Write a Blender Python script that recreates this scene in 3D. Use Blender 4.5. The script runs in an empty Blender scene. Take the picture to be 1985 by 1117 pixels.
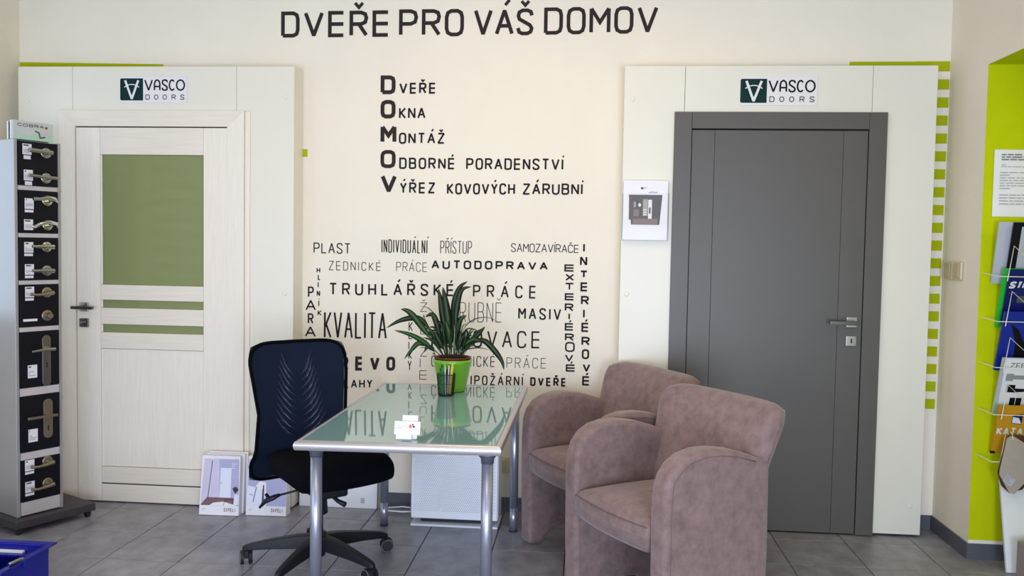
import bpy, math, random
from mathutils import Matrix, Vector
random.seed(7)
PI = math.pi
scn = bpy.context.scene
COL = scn.collection

# ------------------------------------------------------------------ camera, world, lights, exposure
cam_d = bpy.data.cameras.new('camera')
cam = bpy.data.objects.new('camera', cam_d)
COL.objects.link(cam)
cr = Vector((0.99601682, 0.08750295, 0.01713871))
cf = Vector((-0.08661567, 0.99513064, -0.04703982)).normalized()
cu = cr.cross(cf).normalized()
cr = cf.cross(cu).normalized()
cam.matrix_world = Matrix(((cr.x, cu.x, -cf.x, 0.0), (cr.y, cu.y, -cf.y, -4.4346), (cr.z, cu.z, -cf.z, 1.3854), (0, 0, 0, 1)))
cam_d.sensor_fit = 'HORIZONTAL'
cam_d.sensor_width = 36.0
cam_d.lens = 1659.9 / 1985 * 36.0
cam_d.clip_start = 0.05
scn.camera = cam

wd = bpy.data.worlds.new('daylight')
scn.world = wd
wd.use_nodes = True
wd.node_tree.nodes['Background'].inputs[0].default_value = (0.75, 0.85, 1.0, 1)
wd.node_tree.nodes['Background'].inputs[1].default_value = 0.6

def area(name, loc, rot, sx, sy, power, color):
    d = bpy.data.lights.new(name, 'AREA')
    d.shape = 'RECTANGLE'; d.size = sx; d.size_y = sy
    d.energy = power; d.color = color
    o = bpy.data.objects.new(name, d)
    o.location = loc; o.rotation_euler = rot
    COL.objects.link(o)
    return o
# daylight through the left side window, the two shop windows behind the camera, and the warm ceiling lamps
area('side_window_and_fill', (-3.13, -0.87, 1.62), (0, -PI/2, 0), 1.3, 0.85, 6, (0.66, 0.84, 1.0))
area('side_window_and_fill', (-3.13, -3.90, 1.30), (0, -PI/2, 0), 1.7, 1.4, 34, (0.74, 0.82, 1.0))  # added window light further back, put in to brighten the right wall
area('shop_window_daylight', (-1.30, -6.38, .85), (PI/2, 0, 0), 1.9, 1.6, 124, (0.66, 0.77, 1.0))
area('glazed_door_daylight', (1.00, -6.38, .85), (PI/2, 0, 0), 1.3, 1.6, 146, (0.66, 0.77, 1.0))
area('ceiling_lamp_light', (-0.35, -1.35, 2.90), (0, 0, 0), 1.2, 0.3, 17, (1.0, 0.72, 0.40))
area('ceiling_lamp_light', (-0.35, -3.60, 2.90), (0, 0, 0), 1.2, 0.3, 14, (1.0, 0.74, 0.44))
area('recess_area_light', (2.35, -1.2, 2.18), (0, 0, 0), 0.3, 0.3, 4, (1.0, 0.84, 0.60))  # warm area light below the recess soffit, unseen, no fixture modelled

vs = scn.view_settings
vs.view_transform = 'Standard'
vs.look = 'None'
vs.gamma = 1.0
vs.use_curve_mapping = False
vs.exposure = -0.26

# ------------------------------------------------------------------ materials
def srgb(r, g, b):
    return tuple(((c/255)/12.92 if c/255 <= 0.04045 else ((c/255+0.055)/1.055)**2.4) for c in (r, g, b)) + (1.0,)

def mat(name, col, rough=0.5, metal=0.0, noise=0.0, nscale=20.0, bump=0.0, bscale=60.0, stretch=None, coat=0.0,
        sheen=0.0, alpha=1.0, trans=0.0, rand=0.0, emit=0.0, spec=0.5, rnoise=0.0):
    m = bpy.data.materials.new(name)
    m.use_nodes = True
    nt = m.node_tree; N = nt.nodes; L = nt.links
    b = N['Principled BSDF']
    c = srgb(*col)
    b.inputs['Base Color'].default_value = c
    b.inputs['Roughness'].default_value = rough
    b.inputs['Metallic'].default_value = metal
    b.inputs['Specular IOR Level'].default_value = spec
    if coat: b.inputs['Coat Weight'].default_value = coat; b.inputs['Coat Roughness'].default_value = 0.05
    if sheen: b.inputs['Sheen Weight'].default_value = sheen; b.inputs['Sheen Roughness'].default_value = 0.4
    if alpha < 1: b.inputs['Alpha'].default_value = alpha
    if trans: b.inputs['Transmission Weight'].default_value = trans
    if emit:
        b.inputs['Emission Color'].default_value = c; b.inputs['Emission Strength'].default_value = emit
    if noise or bump or rnoise:
        tc = N.new('ShaderNodeTexCoord'); mp = N.new('ShaderNodeMapping')
        L.new(tc.outputs['Object'], mp.inputs[0])
        if stretch: mp.inputs['Scale'].default_value = stretch
    if noise:
        n = N.new('ShaderNodeTexNoise'); n.inputs['Scale'].default_value = nscale; n.inputs['Detail'].default_value = 6
        n.inputs['Roughness'].default_value = 0.62
        L.new(mp.outputs[0], n.inputs['Vector'])
        r = N.new('ShaderNodeValToRGB')
        r.color_ramp.elements[0].position = 0.3; r.color_ramp.elements[1].position = 0.7
        r.color_ramp.elements[0].color = tuple(x*(1-noise) for x in c[:3]) + (1,)
        r.color_ramp.elements[1].color = tuple(min(1, x*(1+noise)) for x in c[:3]) + (1,)
        L.new(n.outputs['Fac'], r.inputs[0])
        out = r.outputs[0]
        if rand:
            oi = N.new('ShaderNodeObjectInfo'); hv = N.new('ShaderNodeHueSaturation')
            mr = N.new('ShaderNodeMapRange'); mr.inputs[3].default_value = 1-rand; mr.inputs[4].default_value = 1+rand
            L.new(oi.outputs['Random'], mr.inputs[0]); L.new(mr.outputs[0], hv.inputs['Value']); L.new(out, hv.inputs['Color'])
            out = hv.outputs[0]
            ad = N.new('ShaderNodeVectorMath'); ad.operation = 'ADD'
            L.new(mp.outputs[0], ad.inputs[0]); cx = N.new('ShaderNodeCombineXYZ')
            ml = N.new('ShaderNodeMath'); ml.operation = 'MULTIPLY'; ml.inputs[1].default_value = 40
            L.new(oi.outputs['Random'], ml.inputs[0]); L.new(ml.outputs[0], cx.inputs[0]); L.new(cx.outputs[0], ad.inputs[1])
            L.new(ad.outputs[0], n.inputs['Vector'])
        L.new(out, b.inputs['Base Color'])
        if rnoise:
            mr2 = N.new('ShaderNodeMapRange'); mr2.inputs[3].default_value = rough-rnoise; mr2.inputs[4].default_value = rough+rnoise
            L.new(n.outputs['Fac'], mr2.inputs[0]); L.new(mr2.outputs[0], b.inputs['Roughness'])
    if bump:
        n2 = N.new('ShaderNodeTexNoise'); n2.inputs['Scale'].default_value = bscale; n2.inputs['Detail'].default_value = 4
        L.new(mp.outputs[0], n2.inputs['Vector'])
        bm = N.new('ShaderNodeBump'); bm.inputs['Strength'].default_value = bump; bm.inputs['Distance'].default_value = 0.004
        L.new(n2.outputs['Fac'], bm.inputs['Height']); L.new(bm.outputs[0], b.inputs['Normal'])
    return m

M = {}
M['wall'] = mat('wall_plaster', (238, 230, 212), 0.85, noise=0.025, nscale=2.5, bump=0.25, bscale=45)
M['rearwall'] = mat('rear_wall_paint', (112, 102, 90), 0.85)
M['ceiling'] = mat('ceiling_plaster', (214, 206, 192), 0.9)
M['green'] = mat('green_wall_paint', (194, 206, 0), 0.8, spec=0.15, noise=0.05, nscale=4, bump=0.2, bscale=50)
M['stripe'] = mat('green_stripe_paint', (172, 182, 10), 0.8, spec=0.15)
M['ink'] = mat('wall_letter_paint', (30, 26, 30), 0.8, spec=0.2)
M['ink_brown'] = mat('wall_letter_paint_brown', (48, 42, 42), 0.8, spec=0.2)
M['tile'] = mat('floor_tile', (138, 138, 146), 0.34, noise=0.34, nscale=7, stretch=(1.4, 1, 1), rand=0.06, bump=0.08, bscale=30, rnoise=0.08)
M['grout'] = mat('floor_grout', (66, 64, 64), 0.9)
M['skirt'] = mat('skirting_tile', (84, 86, 94), 0.45, noise=0.15, nscale=14)
M['board'] = mat('white_display_board', (230, 226, 210), 0.35, noise=0.015, nscale=3)
M['seam'] = mat('dark_gap', (20, 20, 22), 0.8)
M['oak'] = mat('bleached_woodgrain_upright', (238, 229, 214), 0.45, noise=0.045, nscale=9, stretch=(14, 14, 0.7), bump=0.05, bscale=30)
M['oak_h'] = mat('bleached_woodgrain_across', (234, 224, 208), 0.45, noise=0.05, nscale=9, stretch=(0.7, 14, 14), bump=0.05, bscale=30)
M['greydoor'] = mat('grey_door_lacquer', (86, 82, 77), 0.42, noise=0.02, nscale=8)
M['satin'] = mat('satin_steel', (176, 174, 168), 0.28, metal=1.0)
M['chrome'] = mat('polished_chrome', (212, 210, 205), 0.10, metal=1.0)
M['brass'] = mat('aged_bronze', (158, 145, 124), 0.38, metal=0.85)
M['handle_dark'] = mat('dark_nickel', (110, 108, 108), 0.25, metal=1.0)
def tinted_glass():
    m = bpy.data.materials.new('green_satin_door_glass'); m.use_nodes = True
    nt = m.node_tree; N = nt.nodes; L = nt.links; b = N['Principled BSDF']
    b.inputs['Base Color'].default_value = srgb(184, 192, 138); b.inputs['Roughness'].default_value = 0.12
    b.inputs['Coat Weight'].default_value = 0.5
    t = N.new('ShaderNodeBsdfTransparent'); t.inputs[0].default_value = (0.66, 0.74, 0.50, 1)
    x = N.new('ShaderNodeMixShader'); x.inputs[0].default_value = 0.42
    L.new(t.outputs[0], x.inputs[1]); L.new(b.outputs[0], x.inputs[2]); L.new(x.outputs[0], N['Material Output'].inputs[0])
    return m
M['doorglass'] = tinted_glass()
M['signwhite'] = mat('sign_plate_white', (232, 228, 228), 0.35)
M['signgreen'] = mat('sign_dark_green', (6, 48, 44), 0.5, spec=0.15)
M['black'] = mat('black_print', (14, 14, 16), 0.6, spec=0.15)
M['red'] = mat('red_print', (170, 30, 40), 0.5)
M['grey'] = mat('grey_print', (150, 150, 155), 0.6)
M['alu'] = mat('stand_aluminium', (168, 166, 168), 0.34, metal=0.35, noise=0.02, nscale=5)
M['alu_light'] = mat('stand_divider', (196, 188, 186), 0.45, metal=0.1, noise=0.04, nscale=20)
M['sampleblack'] = mat('black_sample_board', (15, 14, 22), 0.5, spec=0.2)
M['labelwhite'] = mat('label_paper', (226, 222, 226), 0.6)
M['standbase'] = mat('stand_base_dark', (58, 56, 60), 0.5, noise=0.1, nscale=30)
M['rubber'] = mat('black_rubber', (24, 24, 26), 0.6)
M['plastic'] = mat('black_nylon', (24, 26, 32), 0.45, bump=0.05, bscale=200, spec=0.35)
M['wheelrim'] = mat('caster_rim_grey', (120, 118, 116), 0.4)
M['seatfab'] = mat('black_seat_fabric', (7, 7, 16), 0.95, bump=0.3, bscale=350, spec=0.1)
M['trim'] = mat('black_piping', (6, 6, 9), 0.9, spec=0.08)
M['suede'] = mat('mauve_suede', (131, 109, 106), 0.85, noise=0.26, nscale=24, bump=0.15, bscale=90, sheen=0.35)
M['suede_seam'] = mat('mauve_suede_seam', (104, 86, 83), 0.9)
M['tableglass'] = mat('frosted_green_table_glass', (132, 172, 176), 0.025, coat=0.35, spec=0.75)
M['tablealu'] = mat('table_aluminium', (196, 192, 196), 0.30, metal=0.75)
M['tableleg'] = mat('table_leg_silver', (164, 168, 184), 0.30, metal=0.7)
M['collar'] = mat('table_leg_collar', (92, 96, 108), 0.4, metal=0.3)
M['pot'] = mat('green_glazed_ceramic', (108, 170, 30), 0.12, coat=0.6)
M['potin'] = mat('brown_nursery_pot', (110, 44, 34), 0.5)
M['soil'] = mat('potting_soil', (40, 28, 20), 0.95, noise=0.4, nscale=60)
M['leaf'] = mat('glossy_leaf', (15, 46, 14), 0.48, noise=0.3, nscale=12, stretch=(1, 1, 1))
M['leaf2'] = mat('glossy_leaf_light', (30, 70, 20), 0.48, noise=0.25, nscale=12)
M['blackmetal'] = mat('black_wire_mesh', (14, 16, 18), 0.4, metal=0.3)
M['paper'] = mat('white_paper', (238, 236, 240), 0.55)
M['acrylic'] = mat('clear_acrylic', (238, 248, 240), 0.05, alpha=0.05, spec=0.5)
M['white'] = mat('white_plastic', (232, 234, 238), 0.35)
M['cream'] = mat('cream_switch_plastic', (208, 196, 160), 0.4)
M['cream_rocker'] = mat('cream_switch_rocker', (190, 178, 140), 0.35)  # rocker plastic, a little darker than the cover plate
M['blue'] = mat('blue_crate_plastic', (14, 22, 136), 0.35)
M['wire'] = mat('white_coated_wire', (232, 228, 210), 0.35)
M['mdf'] = mat('grey_beige_laminate', (172, 160, 148), 0.6, noise=0.05, nscale=30)
M['darkwood'] = mat('dark_brown_laminate', (70, 40, 22), 0.5)
M['yellow'] = mat('ochre_catalogue_cover', (206, 150, 32), 0.4, noise=0.15, nscale=6)
M['navy'] = mat('navy_catalogue_cover', (16, 24, 100), 0.3)
M['royal'] = mat('royal_blue_folder', (22, 42, 150), 0.35)
M['lime'] = mat('lime_folder_edge', (40, 190, 60), 0.45)
M['silvergrey'] = mat('pale_grey_cover', (186, 188, 200), 0.35)
M['palegreen'] = mat('pale_green_print', (168, 206, 180), 0.4)
M['headergrey'] = mat('header_panel_print', (190, 196, 188), 0.4, noise=0.08, nscale=12)
M['greybox'] = mat('grey_carton', (150, 142, 138), 0.7)
M['penyellow'] = mat('yellow_pen', (226, 200, 70), 0.35)
M['pengreen'] = mat('green_pen', (40, 160, 50), 0.35)
M['pengrey'] = mat('silver_pen', (180, 180, 190), 0.3, metal=0.5)
M['lilac'] = mat('print_lilac_wall', (208, 202, 226), 0.5, noise=0.04, nscale=12)
M['lilac2'] = mat('print_lilac_shade', (176, 176, 212), 0.5, noise=0.06, nscale=12)
M['pale'] = mat('print_pale_door', (226, 230, 246), 0.5)
M['woodprint'] = mat('print_brown_floor', (120, 92, 92), 0.5, noise=0.2, nscale=40, stretch=(1, 1, 6))
M['plum'] = mat('print_dark_plum', (50, 34, 44), 0.5)
M['orange'] = mat('print_orange', (226, 96, 60), 0.5)
M['indigo'] = mat('print_indigo', (60, 50, 170), 0.5)
M['glint'] = mat('lamp_diffuser', (255, 236, 200), 0.5, emit=3.0)
M['backmesh'] = mat('navy_back_mesh', (20, 32, 53), 0.8, alpha=0.80, spec=0.15, bump=0.3, bscale=500)
M['lumbar'] = mat('lumbar_rib_light_streak', (205, 205, 215), 0.3)  # pale colour stands for the light streaks behind the mesh
M['backing'] = mat('dark_navy_backing', (8, 13, 28), 0.8, spec=0.1)

# perforated front of the air purifier: hexagonal grid of small dark holes
def perforated():
    m = bpy.data.materials.new('perforated_white_panel'); m.use_nodes = True
    nt = m.node_tree; N = nt.nodes; L = nt.links; b = N['Principled BSDF']
    b.inputs['Roughness'].default_value = 0.4
    tc = N.new('ShaderNodeTexCoord'); sp = N.new('ShaderNodeSeparateXYZ'); L.new(tc.outputs['Object'], sp.inputs[0])
    def mth(op, a, c=None, d=None):
        n = N.new('ShaderNodeMath'); n.operation = op
        for i, v in enumerate((a, c, d)):
            if v is None: continue
            if isinstance(v, (int, float)): n.inputs[i].default_value = v
            else: L.new(v, n.inputs[i])
        return n.outputs[0]
    P = 0.0098; Q = P*0.866*2
    def cell(ox, oz):
        u = mth('SUBTRACT', mth('FRACT', mth('DIVIDE', mth('ADD', sp.outputs['X'], 5+ox), P)), 0.5)
        v = mth('SUBTRACT', mth('FRACT', mth('DIVIDE', mth('ADD', sp.outputs['Z'], 5+oz), Q)), 0.5)
        u = mth('MULTIPLY', u, P); v = mth('MULTIPLY', v, Q)
        return mth('SQRT', mth('ADD', mth('MULTIPLY', u, u), mth('MULTIPLY', v, v)))
    d = mth('MINIMUM', cell(0, 0), cell(P/2, Q/2))
    n = N.new('ShaderNodeTexNoise'); n.inputs['Scale'].default_value = 70; L.new(tc.outputs['Object'], n.inputs['Vector'])
    fade = N.new('ShaderNodeMapRange'); L.new(sp.outputs['Z'], fade.inputs[0])
    fade.inputs[1].default_value = 0.345; fade.inputs[2].default_value = 0.395
    fade.inputs[3].default_value = 0.0; fade.inputs[4].default_value = 0.35
    keep = mth('GREATER_THAN', n.outputs['Fac'], mth('ADD', fade.outputs[0], 0.3))
    lo = mth('GREATER_THAN', sp.outputs['Z'], 0.072)
    hi = mth('LESS_THAN', sp.outputs['Z'], 0.41)
    xl = mth('GREATER_THAN', sp.outputs['X'], -0.205); xr = mth('LESS_THAN', sp.outputs['X'], 0.205)
    hole = mth('MULTIPLY', mth('LESS_THAN', d, 0.0021), mth('MULTIPLY', mth('MULTIPLY', keep, hi), mth('MULTIPLY', lo, mth('MULTIPLY', xl, xr))))
    mx = N.new('ShaderNodeMix'); mx.data_type = 'RGBA'; L.new(hole, mx.inputs[0])
    mx.inputs[6].default_value = srgb(242, 244, 248); mx.inputs[7].default_value = srgb(150, 150, 172)
    L.new(mx.outputs[2], b.inputs['Base Color'])
    return m
M['perf'] = perforated()

# ------------------------------------------------------------------ mesh builder
def empty(name, loc=(0, 0, 0), rz=0.0):
    o = bpy.data.objects.new(name, None); COL.objects.link(o)
    o.location = loc; o.rotation_euler = (0, 0, rz); o.empty_display_size = 0.05
    return o
def tag(o, label=None, cat=None, group=None, kind=None):
    if label: o['label'] = label
    if cat: o['category'] = cat
    if group: o['group'] = group
    if kind: o['kind'] = kind
    return o
def thing(name, label, cat, loc=(0, 0, 0), rz=0.0, group=None):
    return tag(empty(name, loc, rz), label, cat, group)

class MB:
    def __init__(s, T=None):
        s.v = []; s.f = []; s.mi = []; s.T = T; s.cur = 0
    def add(s, vs_, fs_, mi=None):
        b = len(s.v)
        for p in vs_:
            p = Vector(p)
            s.v.append(tuple(s.T @ p) if s.T is not None else tuple(p))
        for f in fs_:
            s.f.append([b+i for i in f]); s.mi.append(s.cur if mi is None else mi)
        return s
    def box(s, x0, x1, y0, y1, z0, z1, mi=None):
        return s.add([(x0,y0,z0),(x1,y0,z0),(x1,y1,z0),(x0,y1,z0),(x0,y0,z1),(x1,y0,z1),(x1,y1,z1),(x0,y1,z1)],
                     [(0,3,2,1),(4,5,6,7),(0,1,5,4),(1,2,6,5),(2,3,7,6),(3,0,4,7)], mi)
    def tube(s, pts, r, n=8, mi=None, closed=False, flat=1.0):
        pts = [Vector(p) for p in pts]; R = r if isinstance(r, (list, tuple)) else [r]*len(pts)
        vv = []; prev = None
        for i, p in enumerate(pts):
            if closed: d = pts[(i+1) % len(pts)]-pts[i-1]
            else: d = pts[min(i+1, len(pts)-1)]-pts[max(i-1, 0)]
            d.normalize()
            if prev is None:
                a = Vector((0, 0, 1)) if abs(d.z) < 0.9 else Vector((1, 0, 0))
                x = d.cross(a).normalized()
            else:
                x = (prev-d*prev.dot(d)).normalized()
            prev = x; y = d.cross(x)
            for k in range(n):
                t = 2*PI*k/n
                vv.append(p+x*math.cos(t)*R[i]+y*math.sin(t)*R[i]*flat)
        m = len(pts); ff = []
        for i in range(m if closed else m-1):
            j = (i+1) % m
            for k in range(n):
                ff.append((i*n+k, i*n+(k+1) % n, j*n+(k+1) % n, j*n+k))
        if not closed:
            ff.append(tuple(range(n))[::-1]); ff.append(tuple((m-1)*n+k for k in range(n)))
        return s.add(vv, ff, mi)
    def cyl(s, p0, p1, r0, r1=None, n=16, mi=None):
        return s.tube([p0, p1], [r0, r0 if r1 is None else r1], n, mi)
    def lathe(s, prof, c=(0, 0, 0), n=32, mi=None, cap=True):
        vv = []; ff = []
        for r, z in prof:
            for k in range(n):
                t = 2*PI*k/n; vv.append((c[0]+r*math.cos(t), c[1]+r*math.sin(t), c[2]+z))
        m = len(prof)
        for i in range(m-1):
            for k in range(n):
                ff.append((i*n+k, i*n+(k+1) % n, (i+1)*n+(k+1) % n, (i+1)*n+k))
        if cap:
            ff.append(tuple(range(n))[::-1]); ff.append(tuple((m-1)*n+k for k in range(n)))
        return s.add(vv, ff, mi)
    def prism(s, poly, fn, d0, d1, mi=None):
        """poly: (a,b) points; fn(a,b,d) -> 3D; closed slab between depths d0 and d1"""
        n = len(poly)
        vv = [fn(a, b, d0) for a, b in poly]+[fn(a, b, d1) for a, b in poly]
        ff = [tuple(range(n))[::-1], tuple(range(n, 2*n))]
        for i in range(n):
            j = (i+1) % n; ff.append((i, j, n+j, n+i))
        return s.add(vv, ff, mi)
    def quad(s, a, b, c, d, mi=None):
        return s.add([a, b, c, d], [(0, 1, 2, 3)], mi)
    def grid(s, fn, nu, nv, mi=None, flip=False, wrap=False):
        vv = [fn(i/nu, j/nv) for j in range(nv+1) for i in range(nu+(0 if wrap else 1))]
        w = nu if wrap else nu+1; ff = []
        for j in range(nv):
            for i in range(nu):
                i2 = (i+1) % w if wrap else i+1
                q = (j*w+i, j*w+i2, (j+1)*w+i2, (j+1)*w+i)
                ff.append(q[::-1] if flip else q)
        return s.add(vv, ff, mi)
    def build(s, name, mats, parent=None, smooth=False, bevel=0.0, seg=2, label=None, kind=None, sub=0, weld=False):
        me = bpy.data.meshes.new(name)
        me.from_pydata(s.v, [], s.f)
        if not isinstance(mats, (list, tuple)): mats = [mats]
        for m in mats: me.materials.append(m)
        if len(mats) > 1: me.polygons.foreach_set('material_index', s.mi)
        if smooth: me.polygons.foreach_set('use_smooth', [True]*len(me.polygons))
        me.update()
        o = bpy.data.objects.new(name, me); COL.objects.link(o)
        if parent is not None: o.parent = parent
        if weld:
            w = o.modifiers.new('weld', 'WELD'); w.merge_threshold = 0.0003
        if bevel:
            b = o.modifiers.new('bevel', 'BEVEL'); b.width = bevel; b.segments = seg; b.limit_method = 'ANGLE'; b.angle_limit = math.radians(35)
            me.polygons.foreach_set('use_smooth', [True]*len(me.polygons))
            o.modifiers.new('wn', 'WEIGHTED_NORMAL')
        if sub:
            q = o.modifiers.new('sub', 'SUBSURF'); q.levels = sub; q.render_levels = sub
        if label: o['label'] = label
        if kind: o['kind'] = kind
        return o
def bx(name, x0, x1, y0, y1, z0, z1, m, parent=None, bevel=0.0, **k):
    return MB().box(x0, x1, y0, y1, z0, z1).build(name, m, parent, bevel=bevel, **k)

def pillow(mb, hw, z0, z1, yc, T, cut=0.1, n=22, px=10, dome=0.5, mi=None, bulge=0.0):
    """rounded upholstered slab standing up: half-width hw(z), mid-surface yc(s,z), thickness T"""
    def sp(t):
        t = 2*t-1
        return math.copysign(1-(1-abs(t))**1.7, t)
    def side(sg):
        def fn(a, b):
            u = sp(a); v = sp(b)
            uu = u*(1-cut*abs(v)**px); vv_ = v*(1-cut*abs(u)**px*0.8)
            z = (z0+z1)/2+vv_*(z1-z0)/2
            m = max(abs(u), abs(v))
            th = T/2*(max(0.0, 1-m**9))**dome*(1+bulge*(1-u*u)*(1-v*v))
            x = uu*hw(z)
            return (x, yc(uu, z)+sg*th, z)
        return fn
    mb.grid(side(-1), n, n, mi); mb.grid(side(1), n, n, mi, flip=True)
    return mb

# ------------------------------------------------------------------ stroke lettering (hand-made sign writer's capitals)
G = {
'A': [[(0,0),(.5,1),(1,0)],[(.19,.34),(.81,.34)]],
'B': [[(0,0),(0,1),(.68,1),(.9,.93),(.95,.8),(.9,.6),(.7,.53),(0,.53)],[(.7,.53),(.93,.46),(1,.28),(.93,.07),(.7,0),(0,0)]],
'C': [[(1,.76),(.92,.93),(.7,1),(.3,1),(.08,.92),(0,.74),(0,.26),(.08,.08),(.3,0),(.7,0),(.92,.07),(1,.24)]],
'D': [[(0,0),(0,1),(.7,1),(.93,.92),(1,.74),(1,.26),(.93,.08),(.7,0),(0,0)]],
'E': [[(1,1),(0,1),(0,0),(1,0)],[(0,.5),(1,.5)]],
'G': [[(1,.8),(.9,.95),(.7,1),(.3,1),(.08,.92),(0,.74),(0,.26),(.08,.08),(.3,0),(.75,0),(1,.12),(1,.45),(.6,.45)]],
'H': [[(0,0),(0,1)],[(1,0),(1,1)],[(0,.5),(1,.5)]],
'I': [[(0,0),(0,1)]],
'K': [[(0,0),(0,1)],[(1,1),(0,.4)],[(.22,.54),(1,0)]],
'L': [[(0,1),(0,0),(1,0)]],
'M': [[(0,0),(0,1)],[(0,1),(.5,.42),(1,1)],[(1,1),(1,0)]],
'N': [[(0,0),(0,1)],[(0,1),(1,0)],[(1,0),(1,1)]],
'O': [[(.3,1),(.7,1),(.92,.92),(1,.74),(1,.26),(.92,.08),(.7,0),(.3,0),(.08,.08),(0,.26),(0,.74),(.08,.92),(.3,1),(.4,1)]],
'P': [[(0,0),(0,1),(.65,1),(.92,.93),(1,.74),(.92,.54),(.65,.46),(0,.46)]],
'R': [[(0,0),(0,1),(.65,1),(.92,.93),(1,.76),(.92,.57),(.65,.49),(0,.49)],[(.5,.49),(1,0)]],
'S': [[(.98,.78),(.9,.94),(.68,1),(.32,1),(.08,.92),(.02,.76),(.1,.62),(.85,.36),(.98,.22),(.9,.07),(.68,0),(.3,0),(.08,.07),(0,.24)]],
'T': [[(0,1),(1,1)],[(.5,1),(.5,0)]],
'U': [[(0,1),(0,.26),(.08,.08),(.3,0),(.7,0),(.92,.08),(1,.26),(1,1)]],
'V': [[(0,1),(.5,0),(1,1)]],
'X': [[(0,0),(1,1)],[(0,1),(1,0)]],
'Y': [[(0,1),(.5,.45),(1,1)],[(.5,.45),(.5,0)]],
'Z': [[(0,1),(1,1),(0,0),(1,0)]],
'o': [[(.5+.5*math.sin(2*PI*i/20), .5+.5*math.cos(2*PI*i/20)) for i in range(22)]],
'c': [[(.5-.5*math.cos(.75+(2*PI-1.5)*i/16+PI), .5+.5*math.sin(.75+(2*PI-1.5)*i/16)) for i in range(17)]],
'a': [[(0,0),(0,.62),(.12,.88),(.4,1),(.6,1),(.88,.88),(1,.62),(1,0)],[(0,.36),(1,.36)]],
'l': [[(1,1),(0,1),(0,.04)],[(1,1),(1,.1)]],
}
ACC = {'Á': 'A', 'É': 'E', 'Í': 'I', 'Ý': 'Y'}
CAR = {'Ř': 'R', 'Š': 'S', 'Ž': 'Z', 'Č': 'C', 'Ě': 'E'}
def gw(c):
    c = ACC.get(c, CAR.get(c, c))
    return {'I': 0.0, 'M': 1.1, 'A': 1.08, 'V': 1.08, 'E': 0.92, 'L': 0.88, 'K': .95, 'Y': .95}.get(c, 1.0)

def stroke(mb, pts, t, fn, mi=None):
    P = [Vector((p[0], p[1], 0)) for p in pts]; h = t/2
    def em(pp):
        a = sum(pp[i].x*pp[(i+1) % len(pp)].y-pp[(i+1) % len(pp)].x*pp[i].y for i in range(len(pp)))
        if a < 0: pp = pp[::-1]
        mb.cnt = getattr(mb, 'cnt', 0)+1
        o_ = Vector(fn(0, 0)); nn = (Vector(fn(.01, 0))-o_).cross(Vector(fn(0, .01))-o_).normalized()*(2.2e-5*(mb.cnt % 11))
        mb.add([Vector(fn(p.x, p.y))+nn for p in pp], [tuple(range(len(pp)))], mi)
    for i in range(len(P)-1):
        d = (P[i+1]-P[i])
        if d.length < 1e-7: continue
        d.normalize(); n = Vector((-d.y, d.x, 0))*h
        em([P[i]-n, P[i+1]-n, P[i+1]+n, P[i]+n])
        if i < len(P)-2:
            e = P[i+2]-P[i+1]
            if e.length < 1e-7: continue
            e.normalize(); n2 = Vector((-e.y, e.x, 0))*h
            sgn = -1 if d.cross(e).z > 0 else 1
            a = n*sgn; b = n2*sgn; c = P[i+1]
            m = a+b
            if m.length < 1e-6: continue
            k = h*h*2/m.length_squared
            if m.length*k < 1.9*h: em([c, c+a, c+m*k, c+b])
            else: em([c, c+a, c+b])

def glyph(mb, ch, x0, x1, zf, hf, t, fn, mi=None):
    """draw ch between x0 and x1; zf(x) baseline, hf(x) height"""
    base = ACC.get(ch, CAR.get(ch, ch))
    w = x1-x0
    def mp(u, v):
        x = x0+t/2+u*(w-t) if base != 'I' else (x0+x1)/2
        return (x, zf(x)+t/2+v*(hf(x)-t))
    for st in G[base]:
        stroke(mb, [mp(u, v) for u, v in st], t, fn, mi)
    xc = (x0+x1)/2; h = hf(xc); zt = zf(xc)+h; a = min(h*0.3, max(w, h*0.45)*0.34)
    ta = t*0.85
    if ch in ACC: stroke(mb, [(xc+h*0.02, zt+h*0.13), (xc+a*0.75, zt+h*0.13+a*0.8)], ta, fn, mi)
    if ch in CAR:
        stroke(mb, [(xc-a*0.62, zt+h*0.13+a*0.65), (xc, zt+h*0.12), (xc+a*0.62, zt+h*0.13+a*0.65)], ta, fn, mi)

def word(mb, text, x0, x1, z0, z1, h0, h1, t, lw, fn, mi=None):
    n = len(text)
    ws = [max(gw(c)*lw, t*1.05) for c in text]
    gap = (x1-x0-sum(ws))/max(1, n-1)
    if gap < t*0.35 and n > 1:
        k = (x1-x0-t*0.35*(n-1))/sum(ws); ws = [w*k for w in ws]; gap = t*0.35
    zf = lambda x: z0+(z1-z0)*(x-x0)/(x1-x0+1e-9)
    hf = lambda x: h0+(h1-h0)*(x-x0)/(x1-x0+1e-9)
    x = x0
    for c, w in zip(text, ws):
        if c != ' ': glyph(mb, c, x, x+w, zf, hf, t, fn, mi)
        x += w+gap
    return mb
def bars(mb, x0, x1, z0, z1, n, fn, mi=None, fill=0.45, seed=1):
    """n rows of small print, too small to read"""
    rr = random.Random(seed)
    for i in range(n):
        zt = z1-(z1-z0)*i/n; zb = zt-(z1-z0)/n*fill
        x = x0
        while x < x1*0.999-(x1-x0)*0.05:
            w = (x1-x0)*rr.uniform(0.08, 0.25); e = min(x1, x+w)
            mb.add([fn(x, zb), fn(e, zb), fn(e, zt), fn(x, zt)], [(0, 1, 2, 3)], mi)
            x = e+(x1-x0)*0.03
            if rr.random() < 0.12: break
    return mb
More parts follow.
